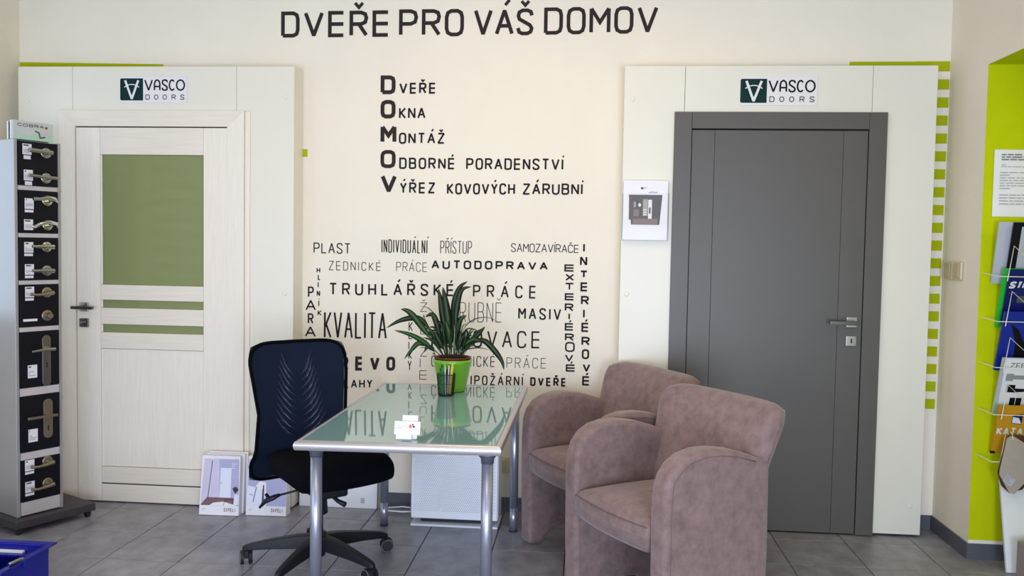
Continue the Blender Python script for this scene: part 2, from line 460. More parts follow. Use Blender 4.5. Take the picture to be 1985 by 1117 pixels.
# ------------------------------------------------------------------ the room
XL, XR, YR, ZC = -3.08, 1.762, -6.4, 2.95
def struct(o): o['kind'] = 'structure'; return o
floor = struct(MB().box(-3.2, 2.75, -6.5, 0.12, -0.12, -0.0035).build('floor', M['grout']))
TS, GX, GY = 1/3, -2.405, -0.59
def tile_mesh(w, d):
    mb = MB(); c = 0.0015
    x, y = w/2, d/2
    mb.add([(-x,-y,-.003),(x,-y,-.003),(x,y,-.003),(-x,y,-.003),(-x+c,-y+c,0),(x-c,-y+c,0),(x-c,y-c,0),(-x+c,y-c,0)],
           [(4,5,6,7),(0,1,5,4),(1,2,6,5),(2,3,7,6),(3,0,4,7)])
    me = bpy.data.meshes.new('tile'); me.from_pydata(mb.v, [], mb.f); me.materials.append(M['tile']); me.update()
    return me
tcache = {}
far_tiles = MB()
for i in range(-3, 16):
    for j in range(-18, 3):
        x0, x1 = GX+i*TS+.0016, GX+(i+1)*TS-.0016
        y0, y1 = GY+j*TS+.0016, GY+(j+1)*TS-.0016
        x0 = max(x0, XL); x1 = min(x1, XR if y0 > -.41 or y0 < -2.0 else 2.6); y1 = min(y1, 0.0); y0 = max(y0, YR)
        if x1-x0 < .02 or y1-y0 < .02: continue
        cx, cy = (x0+x1)/2, (y0+y1)/2
        if cy > -2.45:
            key = (round(x1-x0, 3), round(y1-y0, 3))
            if key not in tcache: tcache[key] = tile_mesh(*key)
            t = bpy.data.objects.new('tile', tcache[key]); COL.objects.link(t); t.parent = floor
            t.location = (cx, cy, random.uniform(-.0004, .0002))
        else:
            far_tiles.box(x0, x1, y0, y1, -.003, 0)
far_tiles.build('tile_field', M['tile'], floor, kind='stuff')

wall_back = struct(MB().box(-3.2, 1.9, 0, 0.12, -.12, 3.05).build('wall_back', M['wall']))
wl = MB()
wl.box(-3.2, XL, -3.20, -1.30, -.12, 3.05); wl.box(-3.2, XL, -6.5, -4.60, -.12, 3.05); wl.box(-3.2, XL, -4.60, -3.20, -.12, .45); wl.box(-3.2, XL, -4.60, -3.20, 2.15, 3.05); wl.box(-3.2, XL, -.45, 0, -.12, 3.05)
wl.box(-3.2, XL, -1.30, -.45, -.12, .95); wl.box(-3.2, XL, -1.30, -.45, 2.28, 3.05)
wall_left = struct(wl.build('wall_left', M['wall']))
wr = MB()
def gbox(x0, x1, y0, y1, z0, z1, faces):
    wr.add([(x0,y0,z0),(x1,y0,z0),(x1,y1,z0),(x0,y1,z0),(x0,y0,z1),(x1,y0,z1),(x1,y1,z1),(x0,y1,z1)], [], 0)
    b = len(wr.v)-8
    for k, f in enumerate([(0,3,2,1),(4,5,6,7),(0,1,5,4),(1,2,6,5),(2,3,7,6),(3,0,4,7)]):
        wr.f.append([b+i for i in f]); wr.mi.append(1 if k in faces else 0)
gbox(XR, 2.7, -.41, 0.12, -.12, .088, ()); gbox(XR, 2.7, -.41, 0.12, .088, 3.05, (2,))
gbox(XR, 2.7, -2.0, -.41, 2.237, 3.05, (0,)); gbox(XR, 2.7, -6.5, -2.0, -.12, 3.05, (4,))
wall_right = struct(wr.build('wall_right', [M['wall'], M['green']]))
struct(MB().box(2.6, 2.75, -2.0, -.41, -.12, 2.3).build('wall_niche', M['green']))
wb = MB()
wb.box(-3.2, -2.25, -6.5, YR, -.12, 3.05); wb.box(-.35, .35, -6.5, YR, .15, 2.05); wb.box(1.65, 2.7, -6.5, YR, -.12, 3.05)
wb.box(-2.25, 1.65, -6.5, YR, -.12, .15); wb.box(-2.25, 1.65, -6.5, YR, 2.05, 3.05)
struct(wb.build('wall_rear', M['rearwall']))
struct(MB().box(-3.2, 2.75, -6.5, 0.12, ZC, 3.1).build('ceiling', M['ceiling']))
def window(name, a0, a1, z0, z1, along_y, p):
    e = struct(empty(name)); w = .05
    def fr(u0, u1, v0, v1, nm, m, d0, d1):
        mb = MB()
        if along_y: mb.box(p+d0, p+d1, u0, u1, v0, v1)
        else: mb.box(u0, u1, p+d0, p+d1, v0, v1)
        mb.build(nm, m, e)
    for u0, u1, v0, v1 in ((a0, a0+w, z0, z1), (a1-w, a1, z0, z1), (a0+w, a1-w, z0, z0+w), (a0+w, a1-w, z1-w, z1), ((a0+a1)/2-.025, (a0+a1)/2+.025, z0+w, z1-w)):
        fr(u0, u1, v0, v1, 'window_frame', M['white'], -.03, .02)
    fr(a0+w, a1-w, z0+w, z1-w, 'pane', M['acrylic'], -.028, -.022)
window('window_1', -1.30, -.45, .95, 2.28, True, -3.15)
window('window_2', -2.25, -.35, .15, 2.05, False, -6.46)
window('window_3', .35, 1.65, .15, 2.05, False, -6.46)
window('window_added', -4.60, -3.20, .45, 2.15, True, -3.15)  # unseen window, added for its light on the right wall
for y in (-1.35, -3.6):
    t = thing('ceiling_light', 'white ceiling light bar with a warm diffuser, ' + ('above the desk' if y > -3 else 'behind the desk towards the shop windows'), 'lamp', (-.35, y, ZC))
    MB().box(-.62, .62, -.16, .16, -.03, 0).build('housing', M['white'], t)

# skirting made of cut floor tiles
def skirting(name, p0, p1, nrm, h=.072):
    e = struct(empty(name)); p0 = Vector(p0); p1 = Vector(p1); L_ = (p1-p0).length; d = (p1-p0)/L_; nv = Vector(nrm)
    k = 0; s_ = 0.0
    while s_ < L_-.01:
        l = min(TS, L_-s_); a = p0+d*(s_+.001); b = p0+d*(s_+l-.001)
        mb = MB(); q = nv*.009
        pts = [a, b, b+q, a+q]
        mb.add([(v.x, v.y, 0) for v in pts]+[(v.x, v.y, h) for v in pts], [(0,3,2,1),(4,5,6,7),(0,1,5,4),(1,2,6,5),(2,3,7,6),(3,0,4,7)])
        mb.build('tile', M['skirt'], e)
        s_ += l; k += 1
skirting('baseboard_back', (-3.07, 0, 0), (1.752, 0, 0), (0, -1, 0))
skirting('baseboard_left', (XL, 0, 0), (XL, -2.4, 0), (1, 0, 0))
skirting('baseboard_right', (XR, 0, 0), (XR, -.41, 0), (-1, 0, 0))
skirting('baseboard_niche', (XR-.009, -.41, 0), (2.6, -.41, 0), (0, -1, 0))

# painted words on the back wall
WY = -.0012
wfn = lambda x, z: (x, WY, z)
WORDS=[('DVEŘE', -1.627, -1.047, 2.468, 2.47, 0.135, 0.136, 0.0193, 0.0993),
('PRO', -0.998, -0.658, 2.471, 2.471, 0.139, 0.139, 0.0189, 0.0999),
('VÁŠ', -0.607, -0.297, 2.472, 2.475, 0.138, 0.135, 0.0186, 0.0905),
('DOMOV', -0.245, 0.332, 2.477, 2.482, 0.137, 0.137, 0.0183, 0.0966),
('D', -1.092, -1.013, 2.174, 2.174, 0.097, 0.097, 0.0204, 0.079),
('VEŘE', -0.993, -0.8, 2.176, 2.177, 0.057, 0.057, 0.0095, 0.0394),
('O', -1.091, -1.013, 2.048, 2.049, 0.096, 0.095, 0.0205, 0.0794),
('KNA', -0.993, -0.853, 2.047, 2.048, 0.059, 0.059, 0.009, 0.0395),
('M', -1.09, -1.012, 1.918, 1.918, 0.097, 0.097, 0.0205, 0.0766),
('ONTÁŽ', -0.992, -0.75, 1.917, 1.919, 0.058, 0.057, 0.009, 0.0389),
('O', -1.089, -1.01, 1.79, 1.791, 0.094, 0.094, 0.0194, 0.0804),
('DBORNÉ', -0.989, -0.695, 1.787, 1.787, 0.059, 0.059, 0.009, 0.0395),
('PORADENSTVÍ', -0.636, -0.132, 1.786, 1.788, 0.06, 0.059, 0.0088, 0.0389),
('V', -1.087, -1.007, 1.66, 1.661, 0.098, 0.097, 0.0207, 0.08),
('ÝŘEZ', -0.984, -0.797, 1.659, 1.661, 0.058, 0.058, 0.009, 0.0384),
('KOVOVÝCH', -0.735, -0.379, 1.657, 1.66, 0.058, 0.058, 0.0089, 0.0364),
('ZÁRUBNÍ', -0.34, -0.03, 1.66, 1.663, 0.058, 0.058, 0.0088, 0.04),
('PLAST', -1.445, -1.245, 1.339, 1.337, 0.056, 0.057, 0.005, 0.0335),
('INDIVIDUÁLNÍ', -1.079, -0.834, 1.348, 1.347, 0.07, 0.071, 0.0044, 0.0192),
('PŘÍSTUP', -0.766, -0.599, 1.348, 1.35, 0.067, 0.066, 0.0033, 0.0218),
('SAMOZAVÍRAČE', -0.395, -0.044, 1.363, 1.364, 0.046, 0.042, 0.0035, 0.0267),
('ZEDNICKÉ', -1.362, -1.082, 1.25, 1.251, 0.049, 0.044, 0.0031, 0.0265),
('PRÁCE', -0.999, -0.835, 1.251, 1.251, 0.049, 0.049, 0.0027, 0.0261),
('AUTODOPRAVA', -0.812, -0.202, 1.267, 1.272, 0.047, 0.043, 0.0087, 0.0392),
('TRUHLÁŘSKÉ', -1.359, -0.691, 1.118, 1.126, 0.065, 0.064, 0.0091, 0.0429),
('PRÁCE', -0.59, -0.26, 1.124, 1.123, 0.064, 0.067, 0.0081, 0.0391),
('KVALITA', -1.386, -1.046, 0.888, 0.891, 0.142, 0.141, 0.0095, 0.0433),
('DŘEVO', -1.383, -0.999, 0.714, 0.725, 0.077, 0.074, 0.0154, 0.0475),
('PODLAHY', -1.401, -1.121, 0.619, 0.628, 0.048, 0.047, 0.0073, 0.0309),
('ZÁRUBNĚ', -0.757, -0.438, 0.988, 0.995, 0.107, 0.103, 0.003, 0.0341),
('MASIV', -0.351, -0.128, 1.014, 1.013, 0.061, 0.061, 0.0081, 0.0363),
('RENOVACE', -0.807, -0.235, 0.857, 0.864, 0.091, 0.089, 0.0082, 0.0489),
('ČALOUNICKÉ', -0.806, -0.469, 0.753, 0.76, 0.058, 0.056, 0.0036, 0.026),
('PRÁCE', -0.408, -0.201, 0.757, 0.76, 0.055, 0.054, 0.0027, 0.0296),
('PROTIPOŽÁRNÍ', -0.761, -0.32, 0.66, 0.665, 0.051, 0.05, 0.0063, 0.0286),
('DVEŘE', -0.282, -0.095, 0.666, 0.668, 0.046, 0.045, 0.0086, 0.0282)]
COLUMNS=[('HLINÍK', 0.0051, [(-1.428, -1.408, 1.234, 1.263), (-1.421, -1.406, 1.196, 1.226), (-1.419, -1.418, 1.156, 1.187), (-1.426, -1.408, 1.11, 1.141), (-1.415, -1.415, 1.056, 1.089), (-1.421, -1.399, 1.007, 1.036)]),
('PARA', 0.0075, [(-1.474, -1.442, 1.103, 1.161), (-1.487, -1.43, 1.033, 1.09), (-1.474, -1.443, 0.962, 1.018), (-1.489, -1.43, 0.892, 0.949)]),
('ŽALUZIE', 0.0029, [(-0.869, -0.832, 1.041, 1.09), (-0.861, -0.836, 0.981, 1.026), (-0.867, -0.838, 0.922, 0.96), (-0.868, -0.831, 0.866, 0.91), (-0.866, -0.829, 0.804, 0.853), (-0.866, -0.865, 0.746, 0.794), (-0.868, -0.829, 0.682, 0.731)]),
('KLIKY', 0.0043, [(-0.929, -0.907, 0.937, 0.986), (-0.929, -0.907, 0.895, 0.926), (-0.927, -0.927, 0.84, 0.882), (-0.928, -0.91, 0.79, 0.828), (-0.932, -0.911, 0.729, 0.781)]),
('EXTERIÉROVÉ', 0.0075, [(-0.116, -0.065, 1.267, 1.304), (-0.11, -0.065, 1.219, 1.256), (-0.112, -0.064, 1.171, 1.209), (-0.111, -0.062, 1.118, 1.155), (-0.11, -0.065, 1.061, 1.102), (-0.089, -0.083, 1.017, 1.053), (-0.108, -0.062, 0.961, 1.0), (-0.106, -0.059, 0.907, 0.946), (-0.104, -0.054, 0.85, 0.902), (-0.104, -0.061, 0.799, 0.837), (-0.098, -0.049, 0.747, 0.785)]),
('INTERIÉROVÉ', 0.0086, [(-0.022, -0.012, 1.368, 1.415), (-0.036, 0.001, 1.298, 1.348), (-0.035, 0.005, 1.235, 1.274), (-0.031, 0.007, 1.166, 1.213), (-0.027, 0.014, 1.096, 1.143), (-0.014, -0.007, 1.027, 1.075), (-0.022, 0.017, 0.956, 1.004), (-0.02, 0.023, 0.885, 0.931), (-0.017, 0.021, 0.815, 0.866), (-0.011, 0.028, 0.748, 0.791), (-0.012, 0.027, 0.677, 0.726)])]

for i, (t_, x0, x1, z0, z1, h0, h1, s_, lw) in enumerate(WORDS):
    mb = MB()
    word(mb, t_, x0, x1, z0, z1, h0, h1, s_*(1.15 if s_ < .006 else 1.0), lw, wfn)
    mb.build('painted_word', M['ink'] if s_ < .012 else M['ink_brown'], wall_back)
for t_, s_, boxes in COLUMNS:
    mb = MB(); s_ *= 1.05
    for ch, (a, b, c, d) in zip(t_, boxes):
        glyph(mb, ch, a-(s_/2 if b-a < .003 else 0), b+(s_/2 if b-a < .003 else 0), lambda x, c=c: c, lambda x, c=c, d=d: d-c, s_, wfn)
    mb.build('painted_word', M['ink'], wall_back)
# painted lime stripes on the back wall beside and above the display partitions
def stripe(x0, x1, z0, z1, z0b=None, z1b=None):
    z0b = z0 if z0b is None else z0b; z1b = z1 if z1b is None else z1b
    MB().quad((x0, -.001, z0), (x1, -.001, z0b), (x1, -.001, z1b), (x0, -.001, z1)).build('painted_stripe', M['stripe'], wall_back)
stripe(1.279, 1.60, 2.24, 2.338, 2.24, 2.338)
P_ = (2.338-.665)/19.5*1.0
ztop = 2.339
pit = (2.339-.616-.047)/19
for k in range(20):
    z1_ = ztop-k*pit
    stripe(1.60, 1.760-k*.0004, z1_-(.094 if k == 0 else .050)+(.045 if k == 0 else 0), z1_)
stripe(-3.079, -2.271, 2.25, 2.343, 2.25, 2.330)
stripe(-1.60, -1.481, 1.846, 1.886)
# the left ladder of stripes runs on behind the partition and shows through the door glass
for k in range(9):
    z1_ = 1.886-k*pit
    stripe(-2.34, -1.62, z1_-.046, z1_)
# ------------------------------------------------------------------ display partitions with the two doors
def partition(label, x0, x1, zt, ox0, ox1, ozt, seams):
    t = thing('display_partition', label, 'partition', (0, 0, 0), 0, 'white board partitions holding the display doors')
    def bd(a, b, z0, z1):
        MB().box(a, b, -.140, -.122, z0, z1).build('board', M['board'], t, bevel=.0012, seg=1)
    bd(x0, seams[0]-.0008, .012, zt); bd(seams[1]+.0008, x1, .012, zt)
    bd(seams[0]+.0008, seams[1]-.0008, ozt-.0185, zt)
    MB().box(x0, x0+.018, -.1215, -.0015, .012, zt).build('side_board', M['board'], t)
    MB().box(x1-.018, x1, -.1215, -.0015, .012, zt).build('side_board', M['board'], t)
    MB().box(x0+.0185, x1-.0185, -.1215, -.0015, zt-.018, zt).build('top_board', M['board'], t)
    MB().box(x0+.03, x0+.07, -.08, -.03, 0, .3).build('foot_batten', M['board'], t)
    MB().box(x1-.07, x1-.03, -.08, -.03, 0, .3).build('foot_batten', M['board'], t)
    return t
pl = partition('white board partition on the stand side, framing the pale woodgrain door with glass', -2.994, -1.506, 2.290, -2.761, -1.763, 2.06, (-2.694, -1.81))
pr_ = partition('white board partition beside the green stripes, framing the grey door', .1663, 1.652, 2.290, .413, 1.42, 2.063, (.461, 1.352))
def cap(t, x, z, m='board'):
    MB().lathe([(.012, 0), (.012, .002), (.009, .0035), (.0, .0035)], (0, 0, 0), 16).build('screw_cap', M[m], t)
    o = [c for c in t.children if c.name.startswith('screw_cap')][-1]
    o.rotation_euler = (PI/2, 0, 0); o.location = (x, -.1403, z)
for x, z in ((-1.551, 2.135), (-2.945, 2.11), (-1.551, 1.13)): cap(pl, x, z)
for x, z in ((.207, 2.128), (.200, 1.165), (1.60, .155)): cap(pr_, x, z)

def casing(x0, x1, zt, w, wt, m, mh, name_parent, mitre):
    """door casing, proud of the boards; returns the parent thing"""
    y1, y0 = -.1405, -.158
    if mitre:
        MB().prism([(x0, 0.004), (x0+w, 0.004), (x0+w, zt-wt), (x0, zt)], lambda a, b, d: (a, d, b), y1, y0).build('casing', m, name_parent)
        MB().prism([(x1-w, 0.004), (x1, 0.004), (x1, zt), (x1-w, zt-wt)], lambda a, b, d: (a, d, b), y1, y0).build('casing', m, name_parent)
        MB().prism([(x0+.0005, zt), (x0+w, zt-wt+.0004), (x1-w, zt-wt+.0004), (x1-.0005, zt)], lambda a, b, d: (a, d, b), y1, y0).build('casing_head', mh, name_parent)
    else:
        MB().box(x0, x0+w, y0, y1, .004, zt).build('casing', m, name_parent, bevel=.0015)
        MB().box(x1-w, x1, y0, y1, .004, zt).build('casing', m, name_parent, bevel=.0015)
        MB().box(x0+w+.001, x1-w-.001, y0, y1, zt-wt, zt).build('casing_head', mh, name_parent, bevel=.0015)
    rb = MB(); rb.box(x0+w-.02, x0+w+.03, -.124, -.12, .003, zt-wt+.02); rb.box(x1-w-.03, x1-w+.02, -.124, -.12, .003, zt-wt+.02)
    rb.box(x0+w+.03, x1-w-.03, -.124, -.12, zt-wt-.03, zt-wt+.02); rb.build('rebate', M['seam'], name_parent)
casing(-2.761, -1.763, 2.062, .0885, .083, M['oak'], M['oak_h'], pl, True)
casing(.413, 1.422, 2.064, .084, .081, M['greydoor'], M['greydoor'], pr_, False)
# the two raised outer beads of the pale casing, seen as a shadow line on its right
MB().box(-1.7625, -1.735, -.148, -.1405, .004, 2.06).build('casing_bead', M['oak'], pl, bevel=.004)

# pale woodgrain door
d1 = struct(empty('door_1'))
fy, by = -.153, -.126
def lf(name, x0, x1, z0, z1, m, y0=fy, y1=by, bevel=.0025, par=None):
    return MB().box(x0, x1, y0, y1, z0, z1).build(name, m, d1 if par is None else par, bevel=bevel)
lf('stile', -2.6700, -2.5400, .006, 1.974, M['oak']); lf('stile', -1.9800, -1.8455, .006, 1.974, M['oak'])
RX0, RX1 = -2.5392, -1.9808
lf('rail', RX0, RX1, 1.834, 1.974, M['oak_h'])
lf('rail', RX0, RX1, 1.076, 1.156, M['oak_h'])
lf('rail', RX0, RX1, .948, 1.034, M['oak_h'])
lf('rail', RX0, RX1, .820, .905, M['oak_h'])
lf('rail', RX0, RX1, .104, .190, M['oak_h'])
lf('rail', RX0, RX1, .006, .098, M['oak_h'])
lf('groove', RX0, RX1, .098, .104, M['seam'], -.146, by, 0)
lf('raised_panel', RX0, RX1, .1915, .8185, M['oak'], -.1455, by, .004)
lf('panel_bead', RX0, RX0+.012, .1915, .8185, M['oak'], -.151, -.1456, .003)
lf('glass_pane', RX0, RX1, 1.157, 1.833, M['doorglass'], -.143, -.138, 0)
lf('glass_pane', RX0, RX1, 1.035, 1.075, M['doorglass'], -.143, -.138, 0)
lf('glass_pane', RX0, RX1, .906, .947, M['doorglass'], -.143, -.138, 0)
for z0, z1 in ((1.157, 1.833), (1.035, 1.075), (.906, .947)):
    lf('glazing_bead', RX0, RX0+.010, z0, z1, M['oak'], -.1505, -.1432, .002)
rz = lf('handle_rose', -2.653, -2.603, 1.013, 1.061, M['satin'], -.162, -.1532, .003, d1)
h_ = MB(); h_.cyl((-2.628, -.1625, 1.036), (-2.628, -.205, 1.036), .009); h_.box(-2.668, -2.548, -.215, -.2, 1.027, 1.043)
h_.build('lever_handle', M['handle_dark'], d1, bevel=.002)
lf('lock_rose', -2.653, -2.603, .930, .976, M['handle_dark'], -.162, -.1532, .003)
MB().tube([(-2.632, -.1625, .956), (-2.632, -.178, .956)], [.009, .0075], 14).build('thumb_turn', M['chrome'], d1, smooth=False)

# grey door
d2 = struct(empty('door_2'))
def lg(name, x0, x1, z0, z1, m='greydoor', y0=fy, y1=by, bevel=.0008, par=None):
    return MB().box(x0, x1, y0, y1, z0, z1).build(name, M[m], d2 if par is None else par, bevel=bevel)
lg('stile', .5000, .6085, .008, 1.976); lg('stile', 1.2215, 1.3345, .008, 1.976)
lg('centre_panel', .6100, 1.2200, .008, 1.976)
lg('panel_core', .501, 1.333, .009, 1.975, 'seam', -.1520+.002, by-.0005, 0)
lg('handle_rose', 1.262, 1.312, 1.026, 1.077, 'satin', -.162, -.1532, .002)
h_ = MB(); h_.cyl((1.287, -.1625, 1.050), (1.287, -.205, 1.050), .010); h_.box(1.170, 1.300, -.218, -.202, 1.041, 1.060)
h_.build('lever_handle', M['handle_dark'], d2, bevel=.0015)
lr = lg('lock_rose', 1.262, 1.312, .935, .985, 'satin', -.161, -.1532, .002)
MB().box(1.2845, 1.2905, -.1618, -.1611, .950, .971).build('keyhole', M['seam'], lr)

# company sign plates
def sign_plate(label, x0, x1, z0, z1):
    y = -.1405
    t = thing('sign_plate', label, 'sign', (x0, y, z0))
    W_, H_ = x1-x0, z1-z0
    MB().box(0, W_, -.003, 0, 0, H_).build('plate', M['signwhite'], t)
    fn = lambda x, z: (x, -.0036, z)
    sx = W_*.352
    zb, zt = H_*.085, H_*.91
    x_l = W_*.012; r = .007
    pts = [(sx, zb), (sx, zt), (x_l+r, zt), (x_l+.3*r, zt-.3*r), (x_l, zt-r), (x_l, zb+r), (x_l+.3*r, zb+.3*r), (x_l+r, zb)]
    MB().prism(pts, lambda a, b, d: (a, d, b), -.003, -.0036).build('emblem_field', M['signgreen'], t)
    e = MB(); f2 = lambda x, z: (x, -.0042, z)
    cx = (x_l+sx)/2+.001; hw = (sx-x_l)*.29
    stroke(e, [(cx-hw, zt-H_*.07), (cx, zb+H_*.06), (cx+hw, zt-H_*.07)], H_*.085, f2)
    arc = [(cx+math.sin(a)*(sx-x_l)*.46, zb+H_*.22+math.cos(a)*H_*.38) for a in [(-.78+1.56*i/10) for i in range(11)]]
    stroke(e, arc, H_*.035, f2)
    e.build('emblem', M['signwhite'], t)
    l = MB(); x = sx+W_*.018; zb1 = zb+H_*.36; h = H_*.43; th = H_*.055
    for ch, a, b in (('V', .0, .215), ('a', .235, .40), ('S', .425, .585), ('c', .60, .765), ('o', .775, 1.0)):
        S_ = W_*.975-x
        glyph(l, ch, x+a*S_, x+b*S_, lambda q: zb1, lambda q: h, th, fn)
    for ch, a in zip('DooRS', (0.03, .24, .45, .67, .88)):
        S_ = W_*.975-x
        glyph(l, ch, x+a*S_, x+(a+.105)*S_, lambda q: zb+H_*.03, lambda q: H_*.19, H_*.026, fn)
    l.build('lettering', M['black'], t)
sign_plate('small white sign plate with green emblem above the pale woodgrain door', -2.436, -2.073, 2.103, 2.240)
sign_plate('small white sign plate with green emblem above the grey door', .722, 1.092, 2.098, 2.238)
# ------------------------------------------------------------------ desk
zt = .706
desk = thing('glass_desk', 'desk with frosted green glass top, silver rim and round silver legs', 'table', (0, 0, 0))
X0, X1, Y0, Y1 = -1.003, -.276, -1.572, -.262
roll = Matrix.Rotation(math.radians(-.55), 4, 'Y')
Td = Matrix.Translation((-.64, -.9, zt)) @ roll @ Matrix.Translation((.64, .9, -zt))
w = .022
prof = [(.004, -.033), (w, -.034), (w, -.001), (w*.75, .001), (.010, -.0005), (.004, -.004), (.001, -.010), (0, -.017), (.001, -.026)]
def rail_part(a, b, inner):
    a = Vector(a); b = Vector(b); d = (b-a).normalized(); n = Vector(inner)
    def P(u, v, s_): # u inward offset, mitred
        L_ = (b-a).length
        q = a+d*(u if s_ == 0 else L_-u)+n*u
        return (q.x, q.y, zt+v)
    mb = MB(Td); k = len(prof)
    vv = [P(u, v, 0) for u, v in prof]+[P(u, v, 1) for u, v in prof]
    ff = [tuple(range(k)), tuple(range(2*k-1, k-1, -1))]+[(i, k+i, k+(i+1) % k, (i+1) % k) for i in range(k)]
    mb.add(vv, ff); mb.build('rim', M['tablealu'], desk, bevel=.0006, seg=1)
rail_part((X0, Y0, 0), (X1, Y0, 0), (0, 1, 0)); rail_part((X1, Y0, 0), (X1, Y1, 0), (-1, 0, 0))
rail_part((X1, Y1, 0), (X0, Y1, 0), (0, -1, 0)); rail_part((X0, Y1, 0), (X0, Y0, 0), (1, 0, 0))
MB(Td).box(X0+w+.0005, X1-w-.0005, Y0+w+.0005, Y1-w-.0005, zt-.008, zt-.0012).build('glass_top', M['tableglass'], desk)
MB(Td).box(X0+w+.002, X1-w-.002, Y0+w+.002, Y1-w-.002, zt-.03, zt-.0085).build('top_panel', M['white'], desk)
for x, y in ((-.940, -1.505), (-.330, -1.505), (-.975, -.318), (-.332, -.318)):
    lg_ = MB().lathe([(.0205, .118), (.0205, .6355)], (x, y, 0), 28).build('leg', M['tableleg'], desk, smooth=False)
    for p_ in lg_.data.polygons: p_.use_smooth = len(p_.vertices) == 4
    l2 = MB().lathe([(.019, .006), (.019, .1175)], (x, y, 0), 28).build('leg_extension', M['tableleg'], desk)
    for p_ in l2.data.polygons: p_.use_smooth = len(p_.vertices) == 4
    MB().lathe([(.018, 0), (.0205, .002), (.0205, .0058)], (x, y, 0), 24).build('foot', M['rubber'], desk)
    MB().lathe([(.0225, .636), (.0228, .650), (.031, .662), (.033, .672)], (x, y, 0), 28).build('leg_collar', M['collar'], desk, smooth=True)

# ------------------------------------------------------------------ plant in green pot
px, py, pz = -.622, -.455, .7075
pp = thing('potted_plant', 'strappy-leaved houseplant in a bright green glazed pot on the desk', 'plant', (px, py, pz))
MB().lathe([(.060, 0), (.064, .003), (.069, .03), (.088, .128), (.0925, .134), (.0925, .150), (.088, .150), (.086, .135), (.07, .10)], (0, 0, 0), 48, cap=False).build('ceramic_pot', M['pot'], pp, smooth=True)
MB().lathe([(.05, .02), (.055, .02), (.079, .125), (.084, .155), (.087, .156), (.087, .160), (.081, .160), (.079, .150)], (0, 0, 0), 40, cap=False).build('nursery_pot', M['potin'], pp, smooth=True)
MB().lathe([(.0, .145), (.04, .148), (.0785, .146)], (0, 0, 0), 32, cap=False).build('soil', M['soil'], pp)
def leaf(path, wmax, y0=0.0, y1=0.0, m='leaf', tw=0.0, wide=0.62):
    """blade along path [(X, Z) world], y offset running from y0 to y1, narrow petiole then blade"""
    P = [Vector((x-px, 0, z-pz)) for x, z in path]
    n = 16; pts = []
    for i in range(n+1):
        t = i/n*(len(P)-1); k = min(int(t), len(P)-2); f = t-k
        p0 = P[max(k-1, 0)]; p1 = P[k]; p2 = P[k+1]; p3 = P[min(k+2, len(P)-1)]
        q = 0.5*((2*p1)+(p2-p0)*f+(2*p0-5*p1+4*p2-p3)*f*f+(3*p1-p0-3*p2+p3)*f*f*f)
        s_ = i/n; q.y = y0*(1-s_)+y1*s_+(.0)
        pts.append(q)
    vv = []; ff = []
    for i, q in enumerate(pts):
        s_ = i/n
        if s_ < .3: wd_ = .0022+wmax*.12*(s_/.3)
        else:
            u = (s_-.3)/.7
            wd_ = .0022*(1-u)+wmax*(.12*(1-u)+math.sin(PI*min(1, u**wide))**.8*.95)
        wd_ = max(wd_, .0006)
        d = (pts[min(i+1, n)]-pts[max(i-1, 0)]).normalized()
        side = d.cross(Vector((math.sin(tw), -math.cos(tw), 0))).normalized()
        nrm = side.cross(d).normalized()
        fold = wd_*.32
        vv += [q-side*wd_/2, q+nrm*fold*.8, q+side*wd_/2, q+nrm*(fold*.8+.0012)*1.0-nrm*.0022]
    for i in range(n):
        a = 4*i; b = a+4
        ff += [(a, a+1, b+1, b), (a+1, a+2, b+2, b+1), (a+2, a+3, b+3, b+2), (a+3, a, b, b+3)]
    mb = MB(); mb.add(vv, ff); return mb.build('leaf', M[m], pp, smooth=True)
